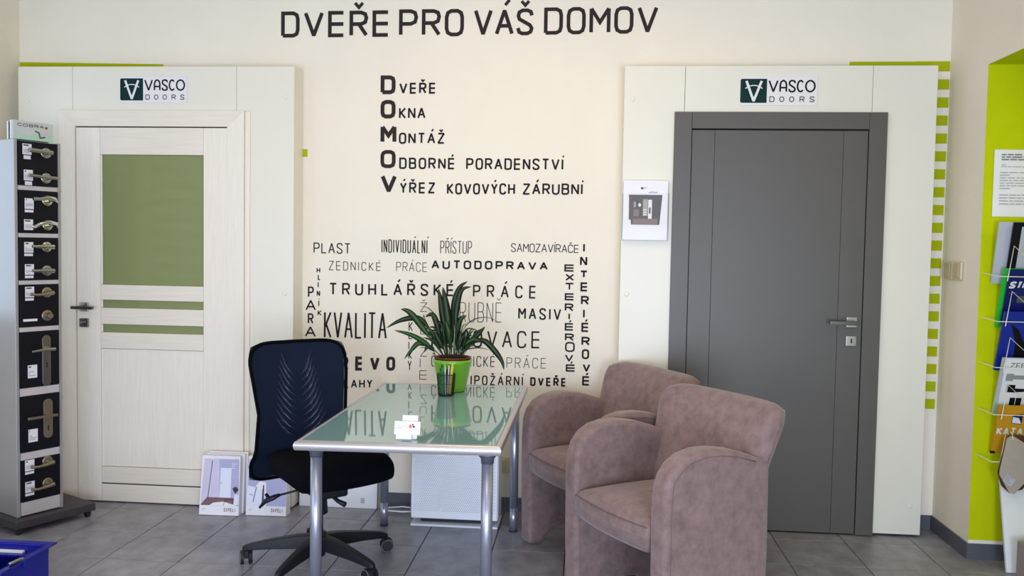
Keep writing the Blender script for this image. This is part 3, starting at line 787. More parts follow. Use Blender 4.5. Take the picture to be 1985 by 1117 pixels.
LEAVES = [([(-.661,.869),(-.741,.977),(-.816,1.071),(-.861,1.09)],.029,-.02,-.05,'leaf2'),
([(-.666,.869),(-.729,.99),(-.786,1.045),(-.865,1.036),(-.935,.997)],.026,0,-.03,'leaf'),
([(-.67,.869),(-.728,.921),(-.803,.969),(-.885,.993)],.022,-.02,-.08,'leaf2'),
([(-.678,.869),(-.728,.912),(-.777,.93),(-.809,.9),(-.841,.857)],.022,0,-.06,'leaf2'),
([(-.646,.87),(-.662,.992),(-.681,1.101),(-.699,1.186)],.034,.01,.03,'leaf'),
([(-.636,.87),(-.638,.992),(-.654,1.114),(-.67,1.196)],.035,-.01,-.02,'leaf'),
([(-.616,.871),(-.623,.993),(-.62,1.115),(-.596,1.193),(-.558,1.223)],.026,0,.02,'leaf'),
([(-.611,.871),(-.608,.993),(-.605,1.091),(-.584,1.181),(-.538,1.199)],.026,-.02,0,'leaf'),
([(-.621,.871),(-.605,.969),(-.589,1.042),(-.558,1.063)],.026,.01,.0,'leaf2'),
([(-.592,.871),(-.556,.926),(-.507,.971),(-.474,1.011)],.024,0,.03,'leaf'),
([(-.592,.871),(-.531,.927),(-.475,.948),(-.421,.901),(-.386,.853),(-.376,.814)],.026,0,-.02,'leaf'),
([(-.604,.871),(-.574,.994),(-.526,1.044),(-.46,1.055),(-.404,1.032)],.003,0,.02,'leaf'),
([(-.616,.871),(-.586,.957),(-.557,.999),(-.515,.995),(-.495,.972)],.004,0,.02,'leaf'),
([(-.597,.871),(-.555,.902),(-.494,.911),(-.45,.9)],.004,0,.02,'leaf'),
([(-.661,.869),(-.692,.979),(-.722,1.059),(-.76,1.05)],.026,.02,.03,'leaf'),
([(-.653,.87),(-.679,.967),(-.70,1.039),(-.745,1.09),(-.79,1.10)],.004,.02,.04,'leaf'),
([(-.626,.87),(-.63,.968),(-.648,1.041)],.03,-.03,-.06,'leaf2'),
([(-.641,.87),(-.679,.942),(-.702,.991)],.026,-.03,-.05,'leaf'),
([(-.606,.871),(-.585,.933),(-.576,.994)],.028,-.03,-.05,'leaf'),
([(-.70,.866),(-.71,.90),(-.735,.915),(-.75,.89)],.02,-.02,-.04,'leaf'),
([(-.60,.871),(-.56,.93),(-.52,.955),(-.49,.95)],.024,-.02,-.05,'leaf2')]
for a in LEAVES: leaf(a[0], a[1], a[2], a[3], a[4])
rl = random.Random(5)
for k in range(40):
    a = rl.uniform(-1, 1); h = rl.uniform(.09, .22)*(1-.35*abs(a)); b0 = px+a*.045
    lean = a*rl.uniform(.05, .12)+rl.uniform(-.02, .02)
    yy = rl.uniform(-.045, .05)
    droop = rl.uniform(-.01, .02)
    leaf([(b0, .860), (b0+lean*.35, .860+h*.5), (b0+lean*.75, .860+h*.9), (b0+lean*1.15, .860+h-droop)], rl.uniform(.005, .015), yy, yy*rl.uniform(1, 2.2), 'leaf' if k % 3 else 'leaf2', tw=rl.uniform(-1, 1))

# ------------------------------------------------------------------ pen cup and pens
cx, cy, cz = -.630, -.585, .7075
pc = thing('pencil_cup', 'black wire mesh pencil cup in front of the green pot', 'pencil cup', (cx, cy, cz))
mw = MB(); R0, R1, H0 = .036, .042, .096
for k in range(40):
    a = 2*PI*k/40
    for s_ in (-1, 1):
        pts = [((R0+(R1-R0)*t)*math.cos(a+s_*t*1.1), (R0+(R1-R0)*t)*math.sin(a+s_*t*1.1), .004+(H0-.006)*t) for t in (0, .25, .5, .75, 1)]
        mw.tube(pts, .0007, 3)
mw.build('wire_mesh', M['blackmetal'], pc, kind='stuff')
for r_, z_, t_ in ((R1, H0, .0018), (R0, .004, .0018), (R0+.003, .052, .0009)):
    MB().tube([(r_*math.cos(2*PI*k/32), r_*math.sin(2*PI*k/32), z_) for k in range(32)], t_, 6, closed=True).build('rim' if t_ > .001 else 'band', M['blackmetal'], pc, smooth=True)
MB().lathe([(.0, 0), (R0, 0), (R0, .002), (0, .002)], (0, 0, 0), 28, cap=False).build('base', M['blackmetal'], pc)
def pen(label, dx, dy, tx, ty, L_, m, r_=.0045, tip='black'):
    t = thing('pen', label, 'pen', (cx+dx, cy+dy, cz+.0035+(.003 if r_ > .006 else 0)))
    b = Vector((tx-dx, ty-dy, 0)); b.z = math.sqrt(max(L_*L_-b.x**2-b.y**2, .0001)); b.normalize()
    MB().tube([b*0, b*(L_*.9)], r_, 10).build('barrel', M[m], t)
    MB().tube([b*(L_*.9), b*L_], [r_*.7, r_*.5], 8).build('cap', M[tip], t)
    MB().tube([b*(L_*.62)+Vector((0, -r_*1.3, 0)), b*(L_*.93)+Vector((0, -r_*1.3, 0))], .0012, 5).build('clip', M[tip], t)
pen('green pen leaning left in the black wire cup', -.012, 0, -.020, .0, .135, 'pengreen')
pen('second green pen, darker, in the black wire cup', -.022, .012, -.030, .012, .118, 'pengreen', .004)
pen('slim silver pen in the middle of the black wire cup', .0, -.010, -.004, -.012, .138, 'pengrey', .004, 'pengrey')
pen('silver grey pen standing behind the others in the wire cup', .006, .012, .010, .016, .130, 'pengrey', .0045, 'white')
pen('thick yellow highlighter leaning right in the black wire cup', .018, -.004, .030, -.008, .140, 'penyellow', .0062, 'penyellow')
pen('black pen in the wire cup, its cap just above the rim', -.004, .02, .0, .026, .112, 'black', .004)

# ------------------------------------------------------------------ business cards
cx2, cy2 = -.603, -1.510
bc = thing('card_holder', 'small upright card holder with a white card, near edge of the desk', 'card holder', (cx2, cy2, .7075))
MB().box(-.052, .008, -.012, .020, 0, .003).build('base', M['acrylic'], bc)
Tb = Matrix.Rotation(math.radians(-14), 4, 'X')
MB(Tb).box(-.034, .021, .012, .0135, .004, .086).build('back_card', M['paper'], bc)
MB(Tb).box(-.050, .004, -.004, -.002, .002, .040).build('front_plate', M['labelwhite'], bc)
f3 = lambda x, z: tuple(Tb @ Vector((x, -.00215, z)))
bars(MB(), -.034, -.012, .004, .012, 2, f3).build('print', M['grey'], bc)
card = thing('business_card', 'white business card with orange and blue figures in the desk card holder', 'card', (cx2, cy2, .7075))
MB(Tb).box(-.058, .033, .0, .0008, .018, .064).build('card_sheet', M['paper'], card)
f4 = lambda x, z: tuple(Tb @ Vector((x, -.0003, z)))
bars(MB(), -.052, -.012, .028, .048, 3, f4, fill=.22).build('print', M['grey'], card)
MB().add([f4(-.002+.005*math.cos(a), .047+.0065*math.sin(a)) for a in [2*PI*k/10 for k in range(10)]], [tuple(range(10))]).build('orange_figure', M['orange'], card)
MB().add([f4(.010+.005*math.cos(a), .046+.004*math.sin(a)) for a in [2*PI*k/10 for k in range(10)]], [tuple(range(10))]).build('indigo_figure', M['indigo'], card)
MB().add([f4(.006+.003*math.cos(a), .053+.003*math.sin(a)) for a in [2*PI*k/8 for k in range(8)]], [tuple(range(8))]).build('dark_figure', M['plum'], card)

# ------------------------------------------------------------------ office chair
CHX, CHY, CHA = -1.125, -.88, math.radians(41.3)
oc = thing('office_chair', 'black swivel office chair with navy mesh back on five casters, behind the desk', 'chair', (CHX, CHY, 0), CHA)
def lerp_tab(tab, z):
    for (z0, *a), (z1, *b) in zip(tab, tab[1:]):
        if z0 <= z <= z1:
            f = (z-z0)/(z1-z0); f = f*f*(3-2*f)
            return [p+(q-p)*f for p, q in zip(a, b)]
    return list(tab[0][1:]) if z < tab[0][0] else list(tab[-1][1:])
# z, half width, y (back is +y)
BT = [(.345, .246, .205), (.42, .238, .190), (.50, .216, .168), (.58, .206, .155), (.66, .208, .158), (.78, .224, .185), (.90, .234, .212), (.975, .226, .226)]
def bpt(u, z, off=0.0):
    hw, y = lerp_tab(BT, z)
    return (u*(hw-.008)-.022, y-.030*u*u+off, z)
ZB0, ZB1 = .358, .953
def outline(n=64):
    pts = []
    for k in range(n):
        a = 2*PI*k/n
        c, s_ = math.cos(a), math.sin(a)
        e = 2/7.0
        u = math.copysign(abs(c)**e, c); v = math.copysign(abs(s_)**e, s_)
        z = (ZB0+ZB1)/2+v*(ZB1-ZB0)/2
        pts.append(bpt(u, z))
    return pts
mb = MB(); nu, nv = 20, 30
def bfn(a, b):
    u = 2*a-1; v = 2*b-1
    uu = u*(1-.055*abs(v)**9); vv_ = v*(1-.04*abs(u)**9)
    return bpt(uu, (ZB0+ZB1)/2+vv_*(ZB1-ZB0)/2)
mb.grid(bfn, nu, nv)
mb.build('mesh_back', M['backmesh'], oc, smooth=True)
bk2 = MB()
def bfn2(a, b):
    u = 2*a-1; v = 2*b-1
    uu = u*.985*(1-.055*abs(v)**9); vv_ = v*.985*(1-.04*abs(u)**9)
    return bpt(uu, (ZB0+ZB1)/2+vv_*(ZB1-ZB0)/2, .017)
bk2.grid(bfn2, 16, 24); bk2.build('back_liner', M['backing'], oc, smooth=True)
MB().tube([(x, y, z) for x, y, z in outline()], .0075, 8, closed=True).build('back_piping', M['trim'], oc, smooth=True)
fr_ = MB()
for u in (-.6, .6):
    fr_.tube([(bpt(u, z, .032)) for z in [.40+.05*i for i in range(11)]], .008, 8)
fr_.tube([bpt(u, .86, .032) for u in (-.60, -.3, 0, .3, .60)], .008, 8)
fr_.build('back_frame', M['plastic'], oc, smooth=True)
lb = MB()  # ribs shaped and coloured to read as light streaks through the mesh
for k in range(10):
    z = .575+.030*k
    for s_ in (-1, 1):
        w_ = .78-.05*k
        lb.tube([bpt(s_*.08, z-.040, .008), bpt(s_*(.10+w_*.22), z-.018, .008), bpt(s_*(.10+w_*.42), z+.012, .008), bpt(s_*(.10+w_*.62), z+.060, .008)], [.002, .0085, .0085, .003], 6, flat=.4)
lb.build('lumbar_streak_rib', M['lumbar'], oc, smooth=True, label='lumbar support with pale ribs standing for the light streaks in the mesh')
MB().box(-.064, -.004, .225, .26, .33, .62).build('back_spine', M['plastic'], oc, bevel=.01)
# seat cushion: waterfall front towards -y
def seat_fn(sg):
    def fn(a, b):
        u = 2*a-1; v = 2*b-1
        u = math.copysign(1-(1-abs(u))**1.7, u); v = math.copysign(1-(1-abs(v))**1.7, v)
        x = .020+u*.240*(1-(.13 if v < 0 else .24)*abs(v)**4); y = -.062+v*.206*(1-.12*abs(u)**5)
        m = max(abs(u), abs(v)); th = .046*max(0, 1-m**7)**.5
        drop = .035*max(0, -v)**2.5
        mid = .452-drop*.9+.008*u*u-.01*(1-m)
        return (x, y, mid+sg*th+(.012*(1-u*u)*(1-v*v) if sg < 0 else 0)*-1*(1.6))
    return fn
sm = MB(); sm.grid(seat_fn(1), 26, 26); sm.grid(seat_fn(-1), 26, 26, flip=True)
sm.build('seat', M['seatfab'], oc, smooth=True)
MB().lathe([(.13, .387), (.165, .395), (.16, .412)], (0, -.05, 0), 32).build('seat_pan', M['plastic'], oc, smooth=False)
MB().box(-.07, .07, -.14, .24, .325, .386).build('tilt_mechanism', M['plastic'], oc, bevel=.012)
ci, si = math.cos(-CHA), math.sin(-CHA)
def loc(x, y, z):
    dx, dy = x-CHX, y-CHY
    return (dx*ci-dy*si, dx*si+dy*ci, z)
lv = MB(); lv.tube([loc(-1.17, -.93, .350), loc(-1.290, -.955, .318)], .0045, 8)
lv.tube([loc(-1.275, -.953, .323), loc(-1.300, -.958, .312), loc(-1.335, -.962, .296), loc(-1.358, -.965, .268)], [.010, .018, .017, .008], 10, flat=.6)
lv.tube([loc(-1.318, -.960, .305), loc(-1.333, -.960, .328)], [.014, .009], 8, flat=.6)
lv.build('tilt_lever', M['plastic'], oc, smooth=True)
lv = MB(); lv.tube([loc(-1.07, -.95, .345), loc(-1.02, -.965, .312), loc(-.985, -.975, .300)], [.006, .009, .012], 8)
lv.build('height_lever', M['plastic'], oc, smooth=True)
MB().lathe([(.024, .225), (.036, .232), (.031, .30), (.029, .335)], (0, 0, 0), 24).build('gas_spring_cover', M['plastic'], oc, smooth=False)
MB().lathe([(.016, .10), (.016, .226)], (0, 0, 0), 18).build('gas_spring', M['handle_dark'], oc)
MB().lathe([(.0, .045), (.024, .045), (.033, .075), (.036, .13), (.026, .15), (.0, .15)], (0, 0, 0), 24, cap=False).build('base_hub', M['plastic'], oc, smooth=False)
a0 = math.radians(185.4)
for k in range(5):
    a = a0+k*2*PI/5-CHA
    T = Matrix.Rotation(a, 4, 'Z')
    r_ = MB(T)
    secs = [(.02, .030, .138, .080), (.10, .026, .132, .078), (.20, .022, .115, .074), (.29, .0175, .095, .066), (.318, .015, .086, .062), (.330, .010, .078, .064)]
    vv = []; ff = []
    for d, hw, zt_, zb_ in secs: vv += [(d, -hw, zb_), (d, hw, zb_), (d, hw*.75, zt_), (d, -hw*.75, zt_)]
    for i in range(len(secs)-1):
        for j in range(4): ff.append((4*i+j, 4*i+(j+1) % 4, 4*i+4+(j+1) % 4, 4*i+4+j))
    ff.append((3, 2, 1, 0)); q = 4*(len(secs)-1); ff.append((q, q+1, q+2, q+3))
    r_.add(vv, ff); arm = r_.build('base_spoke', M['plastic'], oc, bevel=.004)
    ca = [75, 20, 100, -20, 60][k]
    C = Matrix.Rotation(a, 4, 'Z') @ Matrix.Translation((.314, 0, 0)) @ Matrix.Rotation(math.radians(ca)-a, 4, 'Z')
    cs = MB(C); cs.tube([(0, 0, .085), (0, 0, .046)], .006, 8); cs.box(-.012, .018, -.009, .009, .028, .060)
    c_ = cs.build('caster', M['plastic'], oc, bevel=.003)
    for s_ in (-1, 1):
        MB(C).cyl((.012, s_*.0105, .030), (.012, s_*.0245, .030), .030, .028, 24).build('wheel', M['rubber'], c_)
        MB(C).tube([(.012+.0268*math.cos(2*PI*i/28), s_*.0252, .030+.0268*math.sin(2*PI*i/28)) for i in range(28)], .0017, 5, closed=True).build('wheel_rim', M['wheelrim'], c_)

# ------------------------------------------------------------------ armchairs
def armchair(label, x, y, ph):
    t = thing('tub_armchair', label, 'armchair', (x, y, 0), ph-PI/2, 'mauve suede tub armchairs')
    W2 = .315; TA = .088; D = .47
    # arm side profile (y, z): front at y=0
    top = [(-.004, .30), (-.006, .50), (-.001, .585), (.014, .630), (.045, .668), (.09, .693), (.15, .706), (.22, .705), (.30, .692), (.38, .668), (D, .632)]
    pts = [(.004, 0.0)]+top+[(D+.004, .30), (D-.004, 0.0), (D-.09, 0.0), (D-.12, .035), (D-.17, .06), (.20, .068), (.13, .055), (.10, .03), (.085, 0.0)]
    for s_ in (-1, 1):
        xo = s_*W2; xi = s_*(W2-TA)
        mb = MB(); mb.prism(pts, lambda a, b, d: (d, a, b), min(xo, xi), max(xo, xi))
        arm = mb.build('arm', M['suede'], t, bevel=.022, seg=4)
        path = [(xo-s_*.0005, a+.026*(1 if b < .6 else .6), b-(.0 if b < .60 else .024)) for a, b in [(.004, .05)]+top]
        MB().tube(path[:-1], .0015, 6).build('seam', M['suede_seam'], arm, smooth=True)
    # seat cushion
    def sf(sg):
        def fn(a, b):
            u = 2*a-1; v = 2*b-1
            u = math.copysign(1-(1-abs(u))**1.7, u); v = math.copysign(1-(1-abs(v))**1.7, v)
            x_ = u*(W2-TA+.004)*(1-.03*abs(v)**8)
            fb = .022*(1-u*u) if v < 0 else 0
            y_ = .195+v*.205-fb*abs(v)
            m = max(abs(u), abs(v)); th = max(0, 1-m**10)**.5
            if sg > 0: z = .400+th*(.062+.022*(1-u*u)*(1-.5*v*v))
            else: z = .400-th*.068
            return (x_, y_, z)
        return fn
    sc = MB(); sc.grid(sf(1), 26, 26); sc.grid(sf(-1), 26, 26, flip=True)
    seat = sc.build('seat_cushion', M['suede'], t, smooth=True)
    MB().tube([((W2-TA)*.985*u, -.009-.021*(1-u*u), .436) for u in [(-1+2*i/16) for i in range(17)]], .0014, 6).build('seam', M['suede_seam'], seat, smooth=True)
    MB().box(-W2+TA+.001, W2-TA-.001, .12, D-.08, .290, .330).build('seat_base', M['suede'], t, bevel=.015)
    # backrest
    hw = lambda z: .292+.036*min(1, max(0, (z-.55)/.22))
    yc = lambda s2, z: .430+.118*max(0, (z-.35)/.48)**1.4-.030*s2*s2
    bk = MB(); pillow(bk, hw, .335, .836, yc, .112, cut=.10, px=9, dome=.45, bulge=.12)
    b_ = bk.build('backrest', M['suede'], t, smooth=True)
    # lower back panel between the arms
    MB().box(-W2+TA+.001, W2-TA-.001, D-.075, D-.004, .05, .36).build('back_panel', M['suede'], t, bevel=.02)
    return t
armchair('mauve suede tub armchair in front, nearer the camera', .106, -1.333, .592)
armchair('mauve suede tub armchair behind, between desk and grey door', -.118, -.700, .585)
# ------------------------------------------------------------------ handle display stand
# local frame: front face looks along -y, x to the right along the front face; column corner at the origin
A = Vector((-2.651, -.668, 0)); Bv = Vector((-2.547, -.474, 0))
sa = math.atan2(Bv.y-A.y, Bv.x-A.x)
st = thing('handle_display_stand', 'tall grey display stand of door handles on black boards, rolling dark base', 'display stand', tuple(A), sa)
CW, CT, CD = .220, 1.850, .26
MB().box(0, .016, 0, CD, .070, CT).build('side_panel', M['alu'], st, bevel=.002)
MB().box(CW-.016, CW, 0, CD, .070, CT).build('side_panel', M['alu'], st, bevel=.002)
MB().box(.0165, CW-.0165, .02, CD, .070, CT-.003).build('back_panel', M['alu'], st)
MB().box(-.035, CW+.135, -.055, CD+.06, .030, .069).build('base_plate', M['standbase'], st, bevel=.004)
for x, y in ((-.01, -.03), (CW+.105, -.03), (-.01, CD+.03), (CW+.105, CD+.03)):
    c_ = MB(); c_.box(x-.012, x+.012, y-.012, y+.012, .014, .0295)
    c_ = c_.build('caster', M['rubber'], st)
    MB().cyl((x-.0095, y, .014), (x+.0095, y, .014), .014).build('wheel', M['rubber'], c_)
zz = lambda y: 1.849-(y-269)*.002417
def lever(mb, kind, x, z, y=-.001):
    s_ = -1
    if kind == 'round_tube':
        mb.lathe([(.025, 0), (.025, .007), (.02, .009), (0, .009)], (0, 0, 0), 24)
    mb_ = mb
def handle(parent, kind, x, z, m):
    h = MB()
    def ros(r=.025, t=.009):
        prof = [(0, 0), (r, 0), (r, t*.75), (r*.85, t), (0, t)]
        n = 24; vv = []; ff = []
        for rr_, d in prof:
            for k in range(n):
                a = 2*PI*k/n; vv.append((x+rr_*math.cos(a), -d-.0062, z+rr_*math.sin(a)))
        for i in range(len(prof)-1):
            for k in range(n): ff.append((i*n+k, i*n+(k+1) % n, (i+1)*n+(k+1) % n, (i+1)*n+k))
        h.add(vv, ff)
    if kind == 'straight':
        ros(); h.cyl((x, -.014, z), (x, -.05, z), .009); h.tube([(x+.008, -.055, z), (x-.102, -.055, z+.004)], .0105, 16)
    if kind == 'slim':
        ros(); h.cyl((x, -.014, z), (x, -.05, z), .008); h.tube([(x+.032, -.055, z), (x-.105, -.055, z+.006)], .0075, 12)
    if kind == 'wave':
        ros(); h.cyl((x, -.014, z), (x, -.05, z), .009); h.tube([(x+.028, -.052, z-.006), (x+.01, -.056, z+.006), (x-.02, -.058, z+.012), (x-.06, -.058, z+.004), (x-.09, -.058, z+.004)], [.006, .011, .010, .008, .009], 12)
    if kind == 'arch':
        ros(); h.cyl((x, -.014, z), (x, -.045, z), .009); h.tube([(x+.035, -.04, z-.012), (x+.02, -.055, z+.006), (x-.02, -.06, z+.014), (x-.06, -.058, z+.004), (x-.085, -.055, z-.012), (x-.097, -.05, z-.006)], [.005, .009, .010, .009, .008, .006], 12)
    if kind == 'taper':
        ros(); h.cyl((x, -.014, z), (x, -.045, z), .010); h.tube([(x+.012, -.052, z), (x-.03, -.054, z+.001), (x-.09, -.054, z+.002)], [.012, .010, .007], 12)
    if kind == 'curl':
        ros(); h.cyl((x, -.014, z), (x, -.045, z), .009); h.tube([(x+.01, -.05, z), (x-.03, -.054, z-.006), (x-.07, -.056, z-.008), (x-.098, -.05, z-.004)], [.011, .008, .006, .008], 12)
    if kind == 'knob':
        ros(.026, .008); h.lathe([(0, 0)], (0, 0, 0), 3, cap=False) if False else None
        h.cyl((x, -.014, z), (x, -.03, z), .010, .012); h.cyl((x, -.03, z), (x, -.045, z), .016, .012)
    if kind == 'plate':
        pts = [(x+.020*math.cos(a), z+.045+.020*math.sin(a)) for a in [PI*k/10 for k in range(11)]]+[(x+.020*math.cos(a), z-.160+.020*math.sin(a)) for a in [PI+PI*k/10 for k in range(11)]]
        h.prism(pts, lambda a, b, d: (a, d, b), -.0062, -.013)
        h.cyl((x, -.013, z), (x, -.045, z), .009); h.tube([(x+.020, -.05, z), (x-.03, -.055, z+.002), (x-.09, -.055, z-.004)], [.009, .007, .006], 12)
    if kind == 'bar_plate':
        pts = [(x+.022*math.cos(a), z+.052+.022*math.sin(a)) for a in [PI*k/10 for k in range(11)]]+[(x+.022*math.cos(a), z-.095+.022*math.sin(a)) for a in [PI+PI*k/10 for k in range(11)]]
        h.prism(pts, lambda a, b, d: (a, d, b), -.0062, -.013)
        h.cyl((x, -.013, z), (x, -.045, z), .009); h.box(x-.115, x+.022, -.060, -.048, z-.008, z+.004)
    o = h.build('door_handle', M[m], parent, bevel=.0008, seg=1)
    return o
def label_(parent, x, z, w_=.042, h_=.050, strip=0, bold=True):
    l = MB(); l.box(x, x+w_, -.0072, -.0062, z-h_, z, 0)
    f = lambda a, b: (a, -.0076, b)
    bars(l, x+.005, x+w_*.7, z-h_*.22, z-h_*.08, 1, f, 1, .9, seed=int(x*1e4+z*1e3))
    bars(l, x+.005, x+w_-.005, z-h_*.9, z-h_*.5, 3, f, 2, .5, seed=int(z*1e3))
    l.build('price_label', [M['labelwhite'], M['black'], M['grey']], parent)
    if strip == 1: MB().box(x, x+w_*.95, -.0072, -.0062, z-h_-.016, z-h_-.004).build('price_strip', M['labelwhite'], parent)
    if strip == 2: MB().box(x+.005, x+w_*.9, -.0072, -.0062, z-h_-.022, z-h_-.004).build('price_strip', M['labelwhite'], parent)
def sboard(y0p, y1p):
    z1_, z0_ = zz(y0p), zz(y1p)
    b = MB().box(.018, CW-.018, -.006, .019, z0_, z1_).build('sample_board', M['sampleblack'], st, bevel=.001)
    return b
HX = .143; LX = .036
b = sboard(271, 356)
handle(b, 'straight', HX, zz(291), 'satin'); label_(b, LX, zz(276), strip=2)
handle(b, 'slim', HX, zz(340), 'satin'); label_(b, LX+.005, zz(326), strip=2)
b = sboard(366, 448)
handle(b, 'wave', HX+.005, zz(384), 'chrome'); label_(b, LX+.008, zz(381), strip=1)
handle(b, 'arch', HX+.005, zz(432), 'chrome'); label_(b, LX+.004, zz(422))
b = sboard(457.6, 540)
handle(b, 'taper', HX, zz(475), 'chrome'); label_(b, LX+.004, zz(466), strip=1)
handle(b, 'taper', HX, zz(522), 'satin'); label_(b, LX+.006, zz(509), strip=1)
b = sboard(549.7, 631.6)
handle(b, 'curl', HX, zz(565), 'brass'); label_(b, LX+.006, zz(553), strip=1)
handle(b, 'knob', HX, zz(611), 'brass'); MB().box(LX-.004, LX+.062, -.0072, -.0062, zz(621), zz(616)).build('price_strip', M['labelwhite'], b)
b = sboard(642, 751)
handle(b, 'plate', HX-.005, zz(677), 'satin'); MB().box(HX-.008, HX-.002, -.0136, -.0131, zz(714), zz(704)).build('keyhole', M['seam'], b); label_(b, LX+.015, zz(707), .044, .062)
b = sboard(768, 878)
handle(b, 'bar_plate', HX, zz(808), 'brass'); MB().box(HX-.003, HX+.003, -.0136, -.0131, zz(841), zz(831)).build('keyhole', M['seam'], b); label_(b, LX+.015, zz(834), .044, .062)
b = sboard(894, 976)
handle(b, 'curl', HX-.005, zz(903), 'brass'); label_(b, LX-.002, zz(894), .044, .052, strip=1)
handle(b, 'curl', HX-.005, zz(947), 'brass'); label_(b, LX-.002, zz(937), .044, .052, strip=1)
for a_, b_ in ((356.6, 365.4), (448.6, 457), (540.6, 549), (632.2, 641.4), (751.6, 767.4), (878.6, 893.4), (976.6, 1003)):
    MB().box(.018, CW-.018, -.002, .019, zz(b_), zz(a_)).build('divider', M['alu_light'], st, bevel=.001)
MB().box(CW, CW+.012, .02, .03, 1.617, 1.624).build('side_hook', M['black'], st)
MB().box(CW, CW+.012, .02, .03, .607, .619).build('side_hook', M['handle_dark'], st)
# header with the maker's name
hd = MB().box(.0, .186, .004, .010, CT+.001, CT+.088).build('header_panel', M['headergrey'], st)
h2 = MB(); ff_ = lambda x, z: (x, .0033, z)
for ch, a, b_ in (('C', .020, .040), ('O', .045, .067), ('B', .073, .092), ('R', .097, .117), ('A', .121, .143)):
    glyph(h2, ch, a, b_, lambda q: CT+.062, lambda q: .014, .0022, ff_)
h2.build('header_lettering', M['black'], hd)
MB().add([ff_(.148, CT+.061), ff_(.159, CT+.061), ff_(.159, CT+.071), ff_(.148, CT+.071)], [(0, 1, 2, 3)]).build('header_mark', M['red'], hd)
pg = MB()
pg.add([ff_(0, CT+.002), ff_(.186, CT+.002), ff_(.186, CT+.03), ff_(.14, CT+.016), ff_(.10, CT+.03), ff_(.05, CT+.02), ff_(.0, CT+.012)], [tuple(range(7))])
pg.build('header_picture', M['palegreen'], hd)
pg = MB(); f5 = lambda x, z: (x, .0028, z)
stroke(pg, [(.100, CT+.046), (.118, CT+.040), (.124, CT+.016), (.148, CT+.022)], .007, f5); pg.build('header_figure', M['collar'], hd)
MB().box(.0, .006, .022, .030, CT+.001, CT+.088).build('header_side', M['white'], st)
MB().box(.0, .006, .050, .058, CT+.001, CT+.084).build('header_side', M['white'], st)
MB().box(.002, .18, .032, .048, CT+.001, CT+.080).build('header_back', M['plum'], st)

# ------------------------------------------------------------------ blue crate with a stick and a metal cylinder
crx, cry, ch_ = -1.944, -1.448, .26
cr_ = thing('storage_crate', 'royal blue plastic crate on the floor below the display stand', 'crate', (crx, cry, 0), 0)
cw, cdp = .40, .31
def wallp(x0, x1, y0, y1, nm): MB().box(x0, x1, y0, y1, .01, ch_-.004).build(nm, M['blue'], cr_, bevel=.002)
e_ = .024
wallp(-cw+e_, -e_, -e_-.004, -e_, 'crate_wall'); wallp(-cw+e_, -e_, -cdp+e_, -cdp+e_+.004, 'crate_wall')
wallp(-e_-.0, -e_+.004, -cdp+e_, -e_, 'crate_wall'); wallp(-cw+e_-.004, -cw+e_, -cdp+e_, -e_, 'crate_wall')
MB().box(-cw+e_, -e_, -cdp+e_, -e_, 0, .0095).build('crate_bottom', M['blue'], cr_)
rm = MB()
for x0, x1, y0, y1 in ((-cw, 0, -e_, 0), (-cw, 0, -cdp, -cdp+e_), (-e_, 0, -cdp+e_, -e_), (-cw, -cw+e_, -cdp+e_, -e_)): rm.box(x0, x1, y0, y1, ch_-.006, ch_)
rm.build('crate_rim', M['blue'], cr_, bevel=.0015)
MB().box(-e_-.0, -.012, -cdp*.55, -e_-.01, ch_-.035, ch_-.0065).build('crate_lug', M['blue'], cr_, bevel=.002)
MB().box(-cw+e_+.001, -e_-.005, -e_-.04, -e_-.0005, ch_-.040, ch_-.0335).build('inner_ledge', M['blue'], cr_)
tag(MB().box(-2.190, -2.052, -1.494, -1.478, ch_-.033, ch_-.025).build('white_stick', M['paper'], None, bevel=.001), 'flat white stick lying inside the far edge of the blue crate', 'stick')
ct = thing('metal_rod', 'short chrome tipped rod lying on the rim of the blue crate', 'rod', (-1.954, -1.667, ch_+.0068), math.radians(84))
MB().cyl((-.028, 0, 0), (.020, 0, 0), .0065, .0065, 14).build('barrel', M['satin'], ct)
MB().cyl((-.036, 0, 0), (-.028, 0, 0), .0062, .0065, 14).build('tip', M['chrome'], ct)
MB().cyl((.020, 0, 0), (.030, 0, 0), .005, .004, 12).build('neck', M['grey'], ct)

